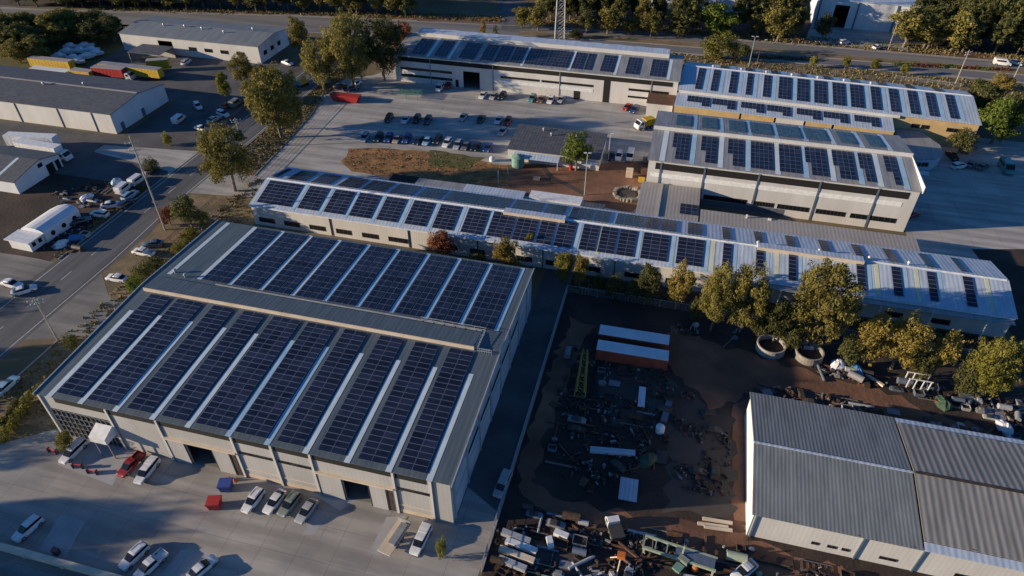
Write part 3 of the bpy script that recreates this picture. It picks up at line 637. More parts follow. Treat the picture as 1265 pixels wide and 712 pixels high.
# ================================================================== F : old shed bottom right
FX,FY=18.2,58.0
Fb=empty('old_factory',(FX,FY,0),0,'old shed with weathered grey roof and brown ribbed extension beside the junkyard','factory')
L,W=48.0,21.6
mb=MB(); wall_y(mb,0,L,0,.25,0,5.2); mb.build('wall','wall_cream',Fb)
piece(Fb,'wall','wall_cream',(0,L,W-.25,W,0,5.2))
for x0 in (0.0,L-.25):
    mb=MB(); mb.prism_x([(.25,0),(W-.25,0),(W-.25,5.2),(10.4,6.9),(.25,5.2)],x0,x0+.25); mb.build('wall','wall_white',Fb)
zfF=lambda y:5.25+1.75*(y/10.4) if y<=10.4 else 7.0-1.75*(y-10.4)/(W-10.4)
for nm,mt,x0,x1,dz in (('roof','roof_old',-.35,20.4,0),('extension_roof','roof_old_brown',20.6,L+.3,.12)):
    mb=MB(); y0=-.35 if dz==0 else .9; y1=W+.3 if dz==0 else W-.9
    mb.hexa([(x0,y0,zfF(y0)+dz),(x1,y0,zfF(y0)+dz),(x1,10.4,7+dz),(x0,10.4,7+dz),(x0,y0,zfF(y0)+dz+.12),(x1,y0,zfF(y0)+dz+.12),(x1,10.4,7.12+dz),(x0,10.4,7.12+dz)])
    mb.hexa([(x0,10.4,7+dz),(x1,10.4,7+dz),(x1,y1,zfF(y1)+dz),(x0,y1,zfF(y1)+dz),(x0,10.4,7.12+dz),(x1,10.4,7.12+dz),(x1,y1,zfF(y1)+dz+.12),(x0,y1,zfF(y1)+dz+.12)])
    mb.build(nm,mt,Fb)
for q in ((-.35,.85),(W-.85,W+.3)):
    mb=MB(); mb.box(20.6,L,q[0],q[1],0,.1,0,zfF); mb.build('eave_flashing','roof_white',Fb)
mb=MB(); mb.box(-.3,20.5,10.25,10.55,.1,.22,0,lambda y:7.0); mb.build('ridge_cap','roof_white',Fb)
mb=MB(); mb.box(20.7,L,10.2,10.6,.26,.34,0,lambda y:7.0); mb.build('ridge_cap','rust_dark',Fb)
for x in (5.2,12.6,19.2): strip(Fb,lambda y:zfF(y)+.12,x,x+.35,-.2,W,'roof_dark',name='roof_seam',h=.02)
for x in (26.2,34.2,42.2): strip(Fb,lambda y:zfF(y)+.24,x,x+.45,-.1+1.1,W-1.0,'rust_dark',name='roof_seam',h=.02)
for u,v in ((931,648),(1064,672),(1136,690)):
    x=onW(u,v,FY)[0]-FX; piece(Fb,'downpipe','steel_blue',(max(.3,x)-.12,max(.3,x)+.12,-.2,-.003,0,5.1))
windows(Fb,[(8.0,9.0),(10.0,11.2),(11.8,12.8),(16.4,18.6)],0,1.2,1.8,2); windows(Fb,[(25.5,33)],0,.8,1.6,6)
piece(Fb,'corner_flashing','white_metal',(-.06,-.003,-.05,W,0,5.0))
# ================================================================== G,H and small ones at upper left
G=empty('depot_shed',(-206.0,140.3,0),0,'dark-roofed shed with cream front and bright white end wall, upper left beside the street','warehouse')
zfG,_=gable(G,59.0,22.6,5.7,11.8,6.8,5.2,'wall_cream','roof_dark',end_mat='wall_white',over=.2)
piece(G,'ridge_cap','roof_beige',(0,59,11.5,12.1,6.91,7.02))
for x in (14,28,42,53): piece(G,'downpipe','gutter',(x-.1,x+.1,-.15,-.003,0,5.5))
for y,h in ((2.3,2.2),(11,2.4)): piece(G,'side_door','steel_blue',(59.003,59.08,y,y+1.3,0,h))
vents(G,zfG,[(29,10.5),(40,13.5)],.4)
H=empty('far_warehouse',(-188.0,196.0,0),0,'grey-roofed warehouse with white gable end furthest up the street, behind the yellow trailers','warehouse')
zfH,_=gable(H,52.5,19.0,5.8,10,6.8,5.6,'wall_cream','roof_old',end_mat='wall_white',holes=[(14.5,20,0,4.6)],over=.3)
piece(H,'floor','side_concrete',(.3,52,.3,18.5,.02,.05))
windows_x(H,[(2.5,4.5),(7,9),(11.5,13.5)],52.5,2.0,3.4,2); windows(H,[(26,29),(32,35),(38,41),(44,47)],0,2.2,3.4,2)
vents(H,zfH,[(12,8),(20,8.5),(27,8),(36,7),(44,12)],.4)
hp=empty('open_shed',(-178,186,0),0,'dark open-fronted shed roof beside the grey warehouse, above the yellow trailers','shed')
piece(hp,'roof','roof_dark',(0,12,0,8,3.6,3.75)); 
for x in (.2,11.6): 
    for y in (.2,7.6): piece(hp,'post','grey_metal',(x,x+.2,y,y+.2,0,3.59))
piece(hp,'wall','wall_beige',(.4,11.6,7.7,7.85,0,3.5))
LS=empty('gabled_cottage',(-168,107.6,0),0,'white-walled cottage with dark gable roof at the left edge, solar strips on its roof','house')
mb=MB(); 
for b in ((0,20,0,.25,0,3.3),(0,20,13.75,14,0,3.3)): piece(LS,'wall','wall_white',b)
for x0 in (0,19.75):
    mb=MB(); mb.prism_x([(.25,0),(13.75,0),(13.75,3.3),(8,4.8),(.25,3.3)],x0,x0+.25); mb.build('wall','wall_white',LS)
zl=lambda y:3.4+1.5*(y/8) if y<=8 else 4.9-1.5*(y-8)/6
mb=MB(); mb.prism_x([(-.5,zl(-.5)),(8,4.9),(14.4,zl(14.4)),(14.4,zl(14.4)+.15),(8,5.05),(-.5,zl(-.5)+.15)],-.3,20.5); mb.build('roof','roof_dark',LS,fix=True)
for x in (8,14.5): strip(LS,lambda y:zl(y)+.15,x,x+.8,.3,7.6,'translucent_sheet')
windows_x(LS,[(7.4,8.8)],20,2.9,3.9,1); piece(LS,'garage_door','dark_void',(20.003,20.06,9.4,11.6,0,2.6)); piece(LS,'garage_door','dark_void',(20.003,20.06,12.2,13.5,0,2.4))
# site office in the upper lot
so=empty('site_office',(-40.0,152.6,0),0,'low dark-roofed site office with pale awning beside the round tree','office')
mb=MB(); zs=lambda y:3.1+.07*y
mb.box(-.2,23.6,-.2,12.6,0,.14,0,zs); mb.build('roof','roof_dark',so)
piece(so,'wall','wall_cream',(0,23.4,0,.2,0,3.08)); piece(so,'wall','wall_cream',(0,.2,.2,12.4,0,3.1)); piece(so,'wall','wall_cream',(23.2,23.4,.2,12.4,0,3.1)); piece(so,'wall','wall_cream',(.2,23.2,12.2,12.4,0,3.9))
mb=MB(); mb.hexa([(2,-2.6,2.2),(13.6,-2.6,2.2),(13.6,-.25,2.75),(2,-.25,2.75),(2,-2.6,2.3),(13.6,-2.6,2.3),(13.6,-.25,2.85),(2,-.25,2.85)]); mb.build('awning','roof_white',so)
for x in (2.2,13.3): piece(so,'awning_post','white_metal',(x,x+.12,-2.5,-2.38,0,2.2))
piece(so,'awning','roof_white',(19.2,23,-2.2,-.25,2.5,2.62)); windows(so,[(15,17),(4,6),(9,11)],0,1.1,2.0,2)
vents(so,lambda y:zs(y)+.14,[(7,10.5),(9.5,8.5),(16,9)],.3)
# pale pavilion right of D
pv=empty('pavilion',(57.0,172.5,0),0,'pale blue low building with rounded glazed front, right of the tall white-striped shed','building')
poly=[(0,0),(3.5,-.6),(7,.8),(9.4,4.0),(9.6,9),(6,17),(0,17)]
mb=MB(); mb.prism(poly,3.1,3.3); mb.build('roof','roof_grey',pv,fix=True)
mb=MB(); mb.prism([(x*.96+.15,y*.96+.3) for x,y in poly],0,3.09); mb.build('wall','roof_white',pv,fix=True)
for k in range(7):
    t=k/7; piece(pv,'window','glass_dark',(.7+k*.85,1.3+k*.85,-.62+.1*k,-.40+.12*k,1.3,2.3)) if k<6 else None
piece(pv,'step','wall_white',(0,6,-2.0,-.9,0,.5))
# white building top right behind trees, low building behind tower
tb=empty('distribution_shed',(44,282,0),R(-3),'big pale building with an open black doorway among the trees across the highway','warehouse')
mb=MB(); wall_y(mb,0,34,0,.25,0,9.5,holes=[(6.5,11.5,0,8.0)]); mb.build('wall','wall_white',tb)
piece(tb,'roof','roof_white',(-.3,34.3,-.3,26,9.52,9.8)); piece(tb,'wall','wall_white',(33.75,34,.3,25.7,0,9.5)); piece(tb,'wall','wall_white',(0,.25,.3,25.7,0,9.5)); piece(tb,'wall','wall_white',(.3,33.7,25.5,25.7,0,9.5))
for x in (1,14,27): piece(tb,'post','steel_blue',(x,x+.5,-.3,-.01,0,9.4))
sheet('forecourt',[(40,262),(74,262),(78,282),(44,282)],'lot_concrete',3)
bb=empty('distribution_shed',(-30,288,0),R(2),'blue-roofed low building showing through the trees right of the lattice tower','warehouse')
piece(bb,'roof','skylight_blue',(-.3,52.3,-.3,24,6.02,6.3)); 
for b in ((0,52,0,.25,0,6),(0,.25,.3,23.7,0,6),(51.75,52,.3,23.7,0,6)): piece(bb,'wall','wall_white',b)
windows(bb,[(4,9),(14,19),(24,29),(34,39)],0,1.5,3.2,3)
bc=empty('distribution_shed',(-270,238,0),R(8),'long blue-grey roof at the top left corner beyond the highway','warehouse')
piece(bc,'roof','roof_blue_grey',(-.3,70,-.3,22,5.02,5.3)); 
for b in ((0,69.7,0,.25,0,5),(69.45,69.7,.3,21.7,0,5)): piece(bc,'wall','wall_cream',b)
windows(bc,[(6,12),(20,26),(34,40),(48,54)],0,1.5,3.0,3)
bd=empty('portable_building',(-78,290,0),R(12),'pale blue flat building beside the side road at the top of the photo','building')
piece(bd,'roof','skylight_blue',(-.2,14,-.2,9,3.8,4.0)); piece(bd,'wall','wall_white',(0,13.8,0,8.8,0,3.79)); windows(bd,[(2,4),(6,8),(10,12)],0,1.2,2.4,1)
# ================================================================== trees
def rnd_sphere(r_):
    while True:
        p=Vector((r_.uniform(-1,1),r_.uniform(-1,1),r_.uniform(-1,1)))
        if .05<p.length<1: return p
def leaf_cloud(mb,c,rad,n,r_,ls):
    for _ in range(n):
        d=rnd_sphere(r_).normalized(); q=r_.uniform(.55,1.0)
        p=Vector(c)+Vector((d.x*rad[0]*q,d.y*rad[1]*q,d.z*rad[2]*q))
        nrm=(d+rnd_sphere(r_)*.9).normalized(); t=nrm.cross(Vector((0,0,1)) if abs(nrm.z)<.9 else Vector((1,0,0))).normalized()
        a=r_.uniform(0,6.28); b=nrm.cross(t); u=t*math.cos(a)+b*math.sin(a); w=nrm.cross(u); s=r_.uniform(ls*.6,ls*1.25); k=r_.uniform(.35,.7)
        mb.face([p-u*s*.5,p+w*s*k*.5,p+u*s*.5,p-w*s*k*.5])
def tree_proto(seed,ncl,shape,leaf,per,cz=6.6,rz=3.1,rx=3.3,clr=1.15,trunk_top=6.0):
    r_=random.Random(seed); cr=MB(); tr=MB(); cs=[]
    for i in range(ncl*6):
        p=rnd_sphere(r_)
        if shape=='cone':
            z=r_.uniform(-1,1); k=(1-z)/2; a=r_.uniform(0,6.28); q=r_.uniform(.3,1)*k; p=Vector((math.cos(a)*q,math.sin(a)*q,z))
        elif shape=='open' and p.length<.45: continue
        c=Vector((p.x*rx,p.y*rx,cz+p.z*rz))
        if all((c-o).length>clr*.85 for o in cs): cs.append(c)
        if len(cs)>=ncl: break
    for c in cs:
        rr=clr*r_.uniform(.7,1.25)
        leaf_cloud(cr,c,(rr*1.1,rr*1.1,rr*.75),per,r_,leaf)
        for _ in range(3):
            d=rnd_sphere(r_).normalized()*rr*1.05; leaf_cloud(cr,c+d,(rr*.4,rr*.4,rr*.32),per//9,r_,leaf*.9)
    bx_,by_=0,0; pts=[Vector((0,0,-.1))]
    for k in range(1,5):
        bx_+=r_.uniform(-.22,.22); by_+=r_.uniform(-.22,.22); pts.append(Vector((bx_,by_,trunk_top*k/4)))
    rad=[.30,.24,.19,.14,.08]
    for k in range(4): tr.tube(pts[k],pts[k+1],rad[k],rad[k+1],7)
    for c in cs[:12]:
        k=r_.choice([1,2,2,3,3]) ; k=min(k,3); s=pts[k].lerp(pts[k+1],r_.random()); 
        if s.z>c.z-.3: s=pts[2]
        mid=s.lerp(c,.5)+Vector((0,0,r_.uniform(-.1,.4))); tr.tube(s,mid,.10,.07,5); tr.tube(mid,c,.07,.025,5)
    return cr.mesh('crown_mesh',['leaf_olive']),tr.mesh('trunk_mesh',['bark'])
P_BIG=[tree_proto(s,40,'open',.34,250,rx=3.6,rz=3.7,cz=5.6,clr=1.15,trunk_top=5.4) for s in (11,12,13)]
P_MED=[tree_proto(s,24,'round',.42,220,clr=1.25,rx=2.9,rz=3.6,cz=5.3,trunk_top=5) for s in (21,22,23,24)]
P_FAR=[tree_proto(s,22,'round',.62,120,clr=1.35,rx=3.0,rz=3.8,cz=5.4,trunk_top=5) for s in (31,32,33,34,35)]
P_CONE=[tree_proto(s,18,'cone',.5,80,clr=.9,rx=2.3,rz=4.4,cz=5.0,trunk_top=8) for s in (41,)]
P_BUSH=[tree_proto(s,14,'round',.62,190,cz=4.6,rz=3.9,rx=3.6,clr=2.0,trunk_top=4) for s in (51,52,53)]
def put_tree(x,y,h,w,proto,leaf,label,cat='tree',group=None,name='eucalyptus_tree',seed=0):
    cm,tm=proto; r_=random.Random(int(x*31+y*17)+seed)
    e=empty(name,(x,y,0),r_.uniform(0,6.28),label,cat,group)
    half=max(abs(v.co.x) for v in cm.vertices); top=max(v.co.z for v in cm.vertices)
    sz=h/top; sx=w/2/half
    for nm,me in (('trunk',tm),('crown',cm)):
        o=bpy.data.objects.new(nm,me); COL.objects.link(o); o.parent=e; o.scale=(sx,sx,sz)
        if nm=='crown': o.material_slots[0].link='OBJECT'; o.material_slots[0].material=M[leaf]
    return e
def tree(u,v,vt,wpx,protos,leaf,label,cat='tree',group=None,name='eucalyptus_tree',k=0):
    vm=(v+vt)/2; u=632.5+(u-632.5)*(1407-v)/(1407-vm); x,y=S(u,v); h=topz(x,y,vt); d=math.sqrt(x*x+y*y+(CH-h*.6)**2); w=wpx*d/F*.9
    return put_tree(x,y,h,w,protos[k%len(protos)],leaf,label,cat,group,name)
# trees between the long workshop and the junkyard
G1='trees between long workshop and junkyard'
tree(545,320,284,48,P_MED,'leaf_rust','small rust-red tree against the cream wall of the long workshop',group=G1,k=0)
tree(626,338,295,46,P_MED,'leaf_gold','rounded dull gold tree behind the back corner of the huge warehouse',group=G1,k=1)
tree(654,322,288,16,P_MED,'leaf_lime','tiny yellow-topped sapling in front of the workshop solar panels',group=G1,k=2,name='sapling')
tree(698,350,309,34,P_MED,'leaf_lime','yellow-green tree, the first of a close pair right of the huge warehouse',group=G1,k=3)
tree(717,354,314,26,P_MED,'leaf_gold','narrow golden tree, the second of a close pair right of the huge warehouse',group=G1,k=1)
tree(800,376,328,46,P_MED,'leaf_dark','dark sparse tree between the narrow golden pair and the big olive tree',group=G1,k=0)
tree(841,382,325,42,P_MED,'leaf_gold','small orange-gold tree just left of the big olive tree with the round crown',group=G1,k=1)
tree(888,408,322,56,P_BIG,'leaf_olive','big olive tree with round crown, above the two concrete rings',group=G1,k=0)
tree(926,412,318,56,P_BIG,'leaf_olive','big olive tree touching the round olive crown, nearer the tallest one',group=G1,k=1)
tree(1020,432,320,82,P_BIG,'leaf_olive','tallest olive-gold tree in front of the pale roof end',group=G1,k=2)
tree(962,425,370,40,P_MED,'leaf_dark','low dark bush tree between the two largest olive crowns',group=G1,k=2)
tree(1082,450,383,50,P_MED,'leaf_gold','golden tree left of the bright orange one in the same clump',group=G1,k=3)
tree(1118,456,386,58,P_BIG,'leaf_gold','bright orange-gold tree in the clump below the pale roof end',group=G1,k=1)
tree(1165,466,408,38,P_MED,'leaf_gold','small golden tree with narrow crown between orange clump and last tree',group=G1,k=0)
tree(1232,492,416,62,P_BIG,'leaf_lime','yellow-olive tree at the right edge, last along the junkyard row',group=G1,k=0)
for i,(u,v,vt,w) in enumerate(((590,330,312,30),(760,368,340,34),(783,372,345,26),(742,360,340,24),(860,395,365,30),(980,430,395,34),(1050,452,415,30),(1140,470,435,30),(1200,485,440,34),(940,420,388,30))):
    tree(u,v,vt,w,P_BUSH,'leaf_dark','dark shrub in the shaded strip between long workshop and junkyard',cat='shrub',group='dark shrubs along the workshop',name='shrub',k=i)
# street side
G2='trees along the street'
tree(278,236,148,70,P_BIG,'leaf_olive','big leafy tree on the verge beside the back corner of the long workshop',group=G2,k=1)
tree(230,284,240,46,P_MED,'leaf_dark','dense dark round tree on the verge beside the huge warehouse roof',group=G2,k=0)
tree(207,278,254,26,P_BUSH,'leaf_rust','reddish bush at the foot of the leaning street pole',cat='bush',name='bush',k=0)
tree(338,170,78,74,P_BIG,'leaf_olive','wide thin-crowned tree leaning over the street beside the upper car park',group=G2,k=2)
tree(358,160,98,44,P_BIG,'leaf_olive','thin tree right behind the wide tree on the street edge of the car park',group=G2,k=0)
tree(395,112,42,50,P_BIG,'leaf_olive','tree with smaller crown directly left of the tallest tree by the pale shed',group=G2,k=1)
tree(430,110,8,72,P_BIG,'leaf_olive','tallest broad tree left of the cream shed at the back',group=G2,k=0)
tree(470,100,14,66,P_BIG,'leaf_dark','dark broad tree tucked between the tallest tree and the cream shed',group=G2,k=1)
tree(498,80,26,40,P_MED,'leaf_rust','reddish-brown tree at the far corner of the cream shed',group=G2,k=1)
tree(367,68,20,34,P_MED,'leaf_olive','upright tree beside the white gable end of the far warehouse',group=G2,k=0)
tree(298,106,66,34,P_MED,'leaf_olive','round dark tree between the far warehouse and the street',group=G2,k=1)
tree(276,126,88,18,P_MED,'leaf_lime','thin yellow-green leaning tree in the depot yard',name='sapling',group=G2,k=2)
tree(310,128,95,34,P_MED,'leaf_olive','yellowish tree at the street edge next to parked depot cars',group=G2,k=3)
tree(322,110,80,30,P_MED,'leaf_gold','small golden tree beyond the depot cars beside the street',group=G2,k=1)
for i,(u,v,vt,w,lf,lb) in enumerate(((222,318,299,22,'leaf_lime','bright green bush beside the left roof corner of the huge warehouse'),(232,296,282,30,'leaf_lime','low lime bush below the dense dark round tree'),(190,338,318,26,'leaf_dark','dark green bush above the white car by the roof edge'),(176,350,326,30,'leaf_dark','dark bush touching the warehouse roof edge near the parked sedan'),(166,364,340,24,'leaf_green','green bush lowest of the row along the warehouse roof edge'),(87,430,414,18,'leaf_dark','small dark bush beside the lower street pole'),(250,276,262,20,'leaf_green','small green bush right of the dense round tree'),(206,180,163,16,'leaf_lime','small sunlit shrub at the corner of the depot driveway'),(186,212,196,20,'leaf_dark','dark low bush on the far kerb beside parked white van'))):
    tree(u,v,vt,w,P_BUSH,lf,lb,cat='bush',name='bush',k=i,group='bushes along the street')
tree(78,556,533,24,P_BUSH,'leaf_lime','rounded yellow-green bush beside the glazed office bay',cat='bush',name='bush',k=1)
tree(545,690,664,15,P_BUSH,'leaf_lime','small yellow-green potted bush beside the parked white pickup at the warehouse corner',cat='bush',name='bush',k=2)
# hedge at far left of the front car park
def hedge(a,b,w,h,mat,label,leaf=.36,den=150,name='hedge',cat='hedge'):
    a=Vector(a);b=Vector(b);d=(b-a);Ln=d.length; rz=math.atan2(d.y,d.x); mb=MB(); r_=random.Random(int(Ln*100))
    n=max(2,int(Ln/(w*.6)))
    for i in range(n+1):
        x=Ln*i/n; leaf_cloud(mb,(x,r_.uniform(-.2,.2)*w,h*.5),(w*.55,w*.5,h*.55*r_.uniform(.8,1.15)),int(den*w),r_,leaf)
    o=mb.build('foliage',mat); root=empty(name,(a.x,a.y,0),rz,label,cat); o.parent=root
    t=MB()
    for i in range(n+1): x=Ln*i/n; t.tube((x,0,-.05),(x+.05,.05,h*.6),.05,.03,5)
    t.build('stems','bark',root); return root
hedge(S(8,545),S(48,486),1.9,2.0,'leaf_lime','yellow-green hedge along the left edge of the front car park')
hedge(S(4,530),S(24,500),1.6,1.6,'leaf_dark','darker hedge behind the yellow-green one at the left edge')
for i,(u0,u1,mt,nm) in enumerate(((1105,1128,'leaf_green','first green'),(1130,1160,'leaf_rust','first reddish'),(1162,1182,'leaf_green','second green'),(1184,1206,'leaf_rust','second reddish'),(1208,1225,'leaf_green','third green'),(1226,1245,'leaf_rust','third reddish'),(930,1005,'leaf_dark','long dark'))):
    a=S(u0,71+ (u0-930)*.052); b=S(u1,71+(u1-930)*.052)
    hedge(a,b,2.6,.9,mt,nm+' flower hedge on the highway median, counting from the sheds outwards' if i<6 else 'long dark green planting on the highway median above the narrow-striped roof',leaf=.45,den=45,name='flower_bed',cat='flower bed')
for i,(u,v) in enumerate(((1006,84),(1046,85),(1082,88),(1118,93))):
    tree(u,v,v-15,13,P_MED,'leaf_lime','young yellow tree planted on the near highway verge, %s from the left of four'%('first','second','third','fourth')[i],name='sapling',group='young yellow trees by the highway',k=i)
# site trees
tree(713,211,163,46,P_MED,'leaf_green','round green tree beside the site office and lamp post',k=1,name='round_tree')
tree(1238,178,120,56,P_MED,'leaf_green','bright green leafy tree at the right edge behind the pale sheds',k=0,name='leafy_tree')
tree(1212,150,100,50,P_MED,'leaf_dark','dark tree at the corner of the narrow-striped roof',k=2,name='leafy_tree')
tree(1252,175,108,40,P_MED,'leaf_dark','dark tree cut by the right edge behind the bright green one',k=3,name='leafy_tree')
tree(1190,190,160,34,P_BUSH,'leaf_dark','dark bush below the mustard wall at the right yard',cat='bush',name='bush',k=0)
tree(1240,112,88,30,P_BUSH,'leaf_gold','dull brown bush beside the highway pole at the right edge',cat='bush',name='bush',k=1)
tree(597,48,21,16,P_CONE,'leaf_orange','bright orange cone-shaped tree behind the roof of the cream shed',name='conifer_tree')
tree(612,50,31,14,P_CONE,'leaf_dark','dark cone-shaped tree right of the bright orange one',name='conifer_tree')
tree(889,72,41,46,P_BUSH,'leaf_lime','wide yellow-green bush on the highway verge above the sheds',cat='bush',name='bush',k=2)
tree(915,76,52,30,P_BUSH,'leaf_dark','dark bush right of the wide yellow-green one on the verge',cat='bush',name='bush',k=0)
tree(712,48,36,24,P_BUSH,'leaf_dark','low dark bush beside the lattice tower',cat='bush',name='bush',k=1)
# far sunlit trees standing out of the row
for i,(u,v,vt,w,lf,lb) in enumerate(((890,46,4,50,'leaf_green','large sunlit green tree in the highway row, above the wide yellow bush'),(965,52,4,52,'leaf_olive','sunlit olive tree in the highway row, left of the pale building'),(1125,58,6,54,'leaf_olive','sunlit tree directly right of the pale building across the highway'),(1148,60,18,36,'leaf_olive','smaller sunlit tree leaning right of the one beside the pale building'),(840,46,12,44,'leaf_dark','dark olive tree left of the large sunlit green tree'),(806,45,10,34,'leaf_olive','tree above the gap between the cream shed and striped sheds'),(752,42,6,36,'leaf_olive','tree showing pale trunk right of the lattice tower'),(725,41,10,30,'leaf_dark','dark tree nearest the lattice tower on its right'),(665,38,6,34,'leaf_olive','olive tree nearest the lattice tower on its left'),(645,34,8,30,'leaf_olive','tree at the corner where the side road leaves the highway'),(780,42,22,26,'leaf_lime','small yellow-green tree in front of the highway row'),(1020,50,14,26,'leaf_dark','dark tree at the left corner of the pale building'))):
    tree(u,v,vt,w,P_FAR,lf,lb,group='sunlit trees across the highway',k=i)
# the dark row beyond the highway
def hry(x):
    for (a,b),(c,d) in zip(HR[:-1],HR[1:]):
        if a<=x<=c: return b+(d-b)*(x-a)/(c-a)
    return 250
r_=random.Random(99)
def row(off,x0,x1,stp,h0,h1,gaps,label,group,leafs):
    x=x0
    while x<x1:
        if not any(a<x<b for a,b in gaps):
            h=r_.uniform(h0,h1)
            put_tree(x+r_.uniform(-1.5,1.5),hry(x)+off+r_.uniform(-1.5,1.5),h,r_.uniform(8,12),P_FAR[r_.randrange(5)],r_.choice(leafs),label,'tree',group)
        x+=stp*r_.uniform(.8,1.25)
lf=['leaf_dark','leaf_dark','leaf_olive']
row(14,-262,-105,6.0,10,14,[],'dark tree in the long row beyond the highway, left of the side road','dark trees beyond the highway left of the side road',lf)
row(22,-262,-108,6.0,12,16,[],'dark tree in the second row beyond the highway, left of the side road','second row of dark trees left of the side road',lf)
row(16,-52,125,6.6,11,15,[(40,72)],'dark tree in the front row beyond the highway, right of the side road','front row of dark trees right of the side road',lf)
row(24,-56,138,7.0,13,17,[(-22,14),(40,80)],'dark tree in the second row beyond the highway, right of the side road','second row of dark trees right of the side road',lf)
row(35,78,150,7,12,16,[],'dark tree in the deep wood at the top right corner','deep wood trees at top right',['leaf_dark'])
row(46,85,160,7,13,18,[],'dark tree in the deep wood at the top right corner','deep wood trees at top right',['leaf_dark'])
row(38,-112,-40,7,9,12,[(-100,-68)],'dark tree beside the side road at the top of the photo','trees beside the side road',['leaf_dark'])
# wood behind the depot
for i in range(60):
    u=r_.uniform(0,150); v=74-u*.06+r_.uniform(-26,6)
    if (v>66 and u>118) or (u>58 and v>57): continue
    x,y=S(u,v); h=r_.uniform(7,11)
    put_tree(x,y,h,r_.uniform(8,12),P_FAR[i%5],r_.choice(['leaf_olive','leaf_dark','leaf_olive']),'tree in the dense wood behind the depot trailers, top left','tree','dense wood behind the depot')
tree(128,48,18,22,P_FAR,'leaf_gold','tall golden tree standing up from the dense wood at top left',k=1)
# trees outside the photo on the left, whose shade falls over the street and the car park
SHX=[((60,640),-128),((120,690),-130),((220,650),-122),((180,712),-127),((250,700),-116),((150,440),-150),((60,560),-136),((40,380),-150),((560,610),-140)]
for i,((u,v),tx) in enumerate(SHX):
    px_,py_=S(u,v); y=py_-math.tan(R(19))*(px_-tx); h=min(20,max(8,(px_-tx)*math.tan(R(10.5))*1.3))
    put_tree(tx,y,h,8.5 if i%3 else 11,P_BIG[i%3],'leaf_olive','tree beyond the left edge across the street, outside the view','tree','trees across the street outside the view')
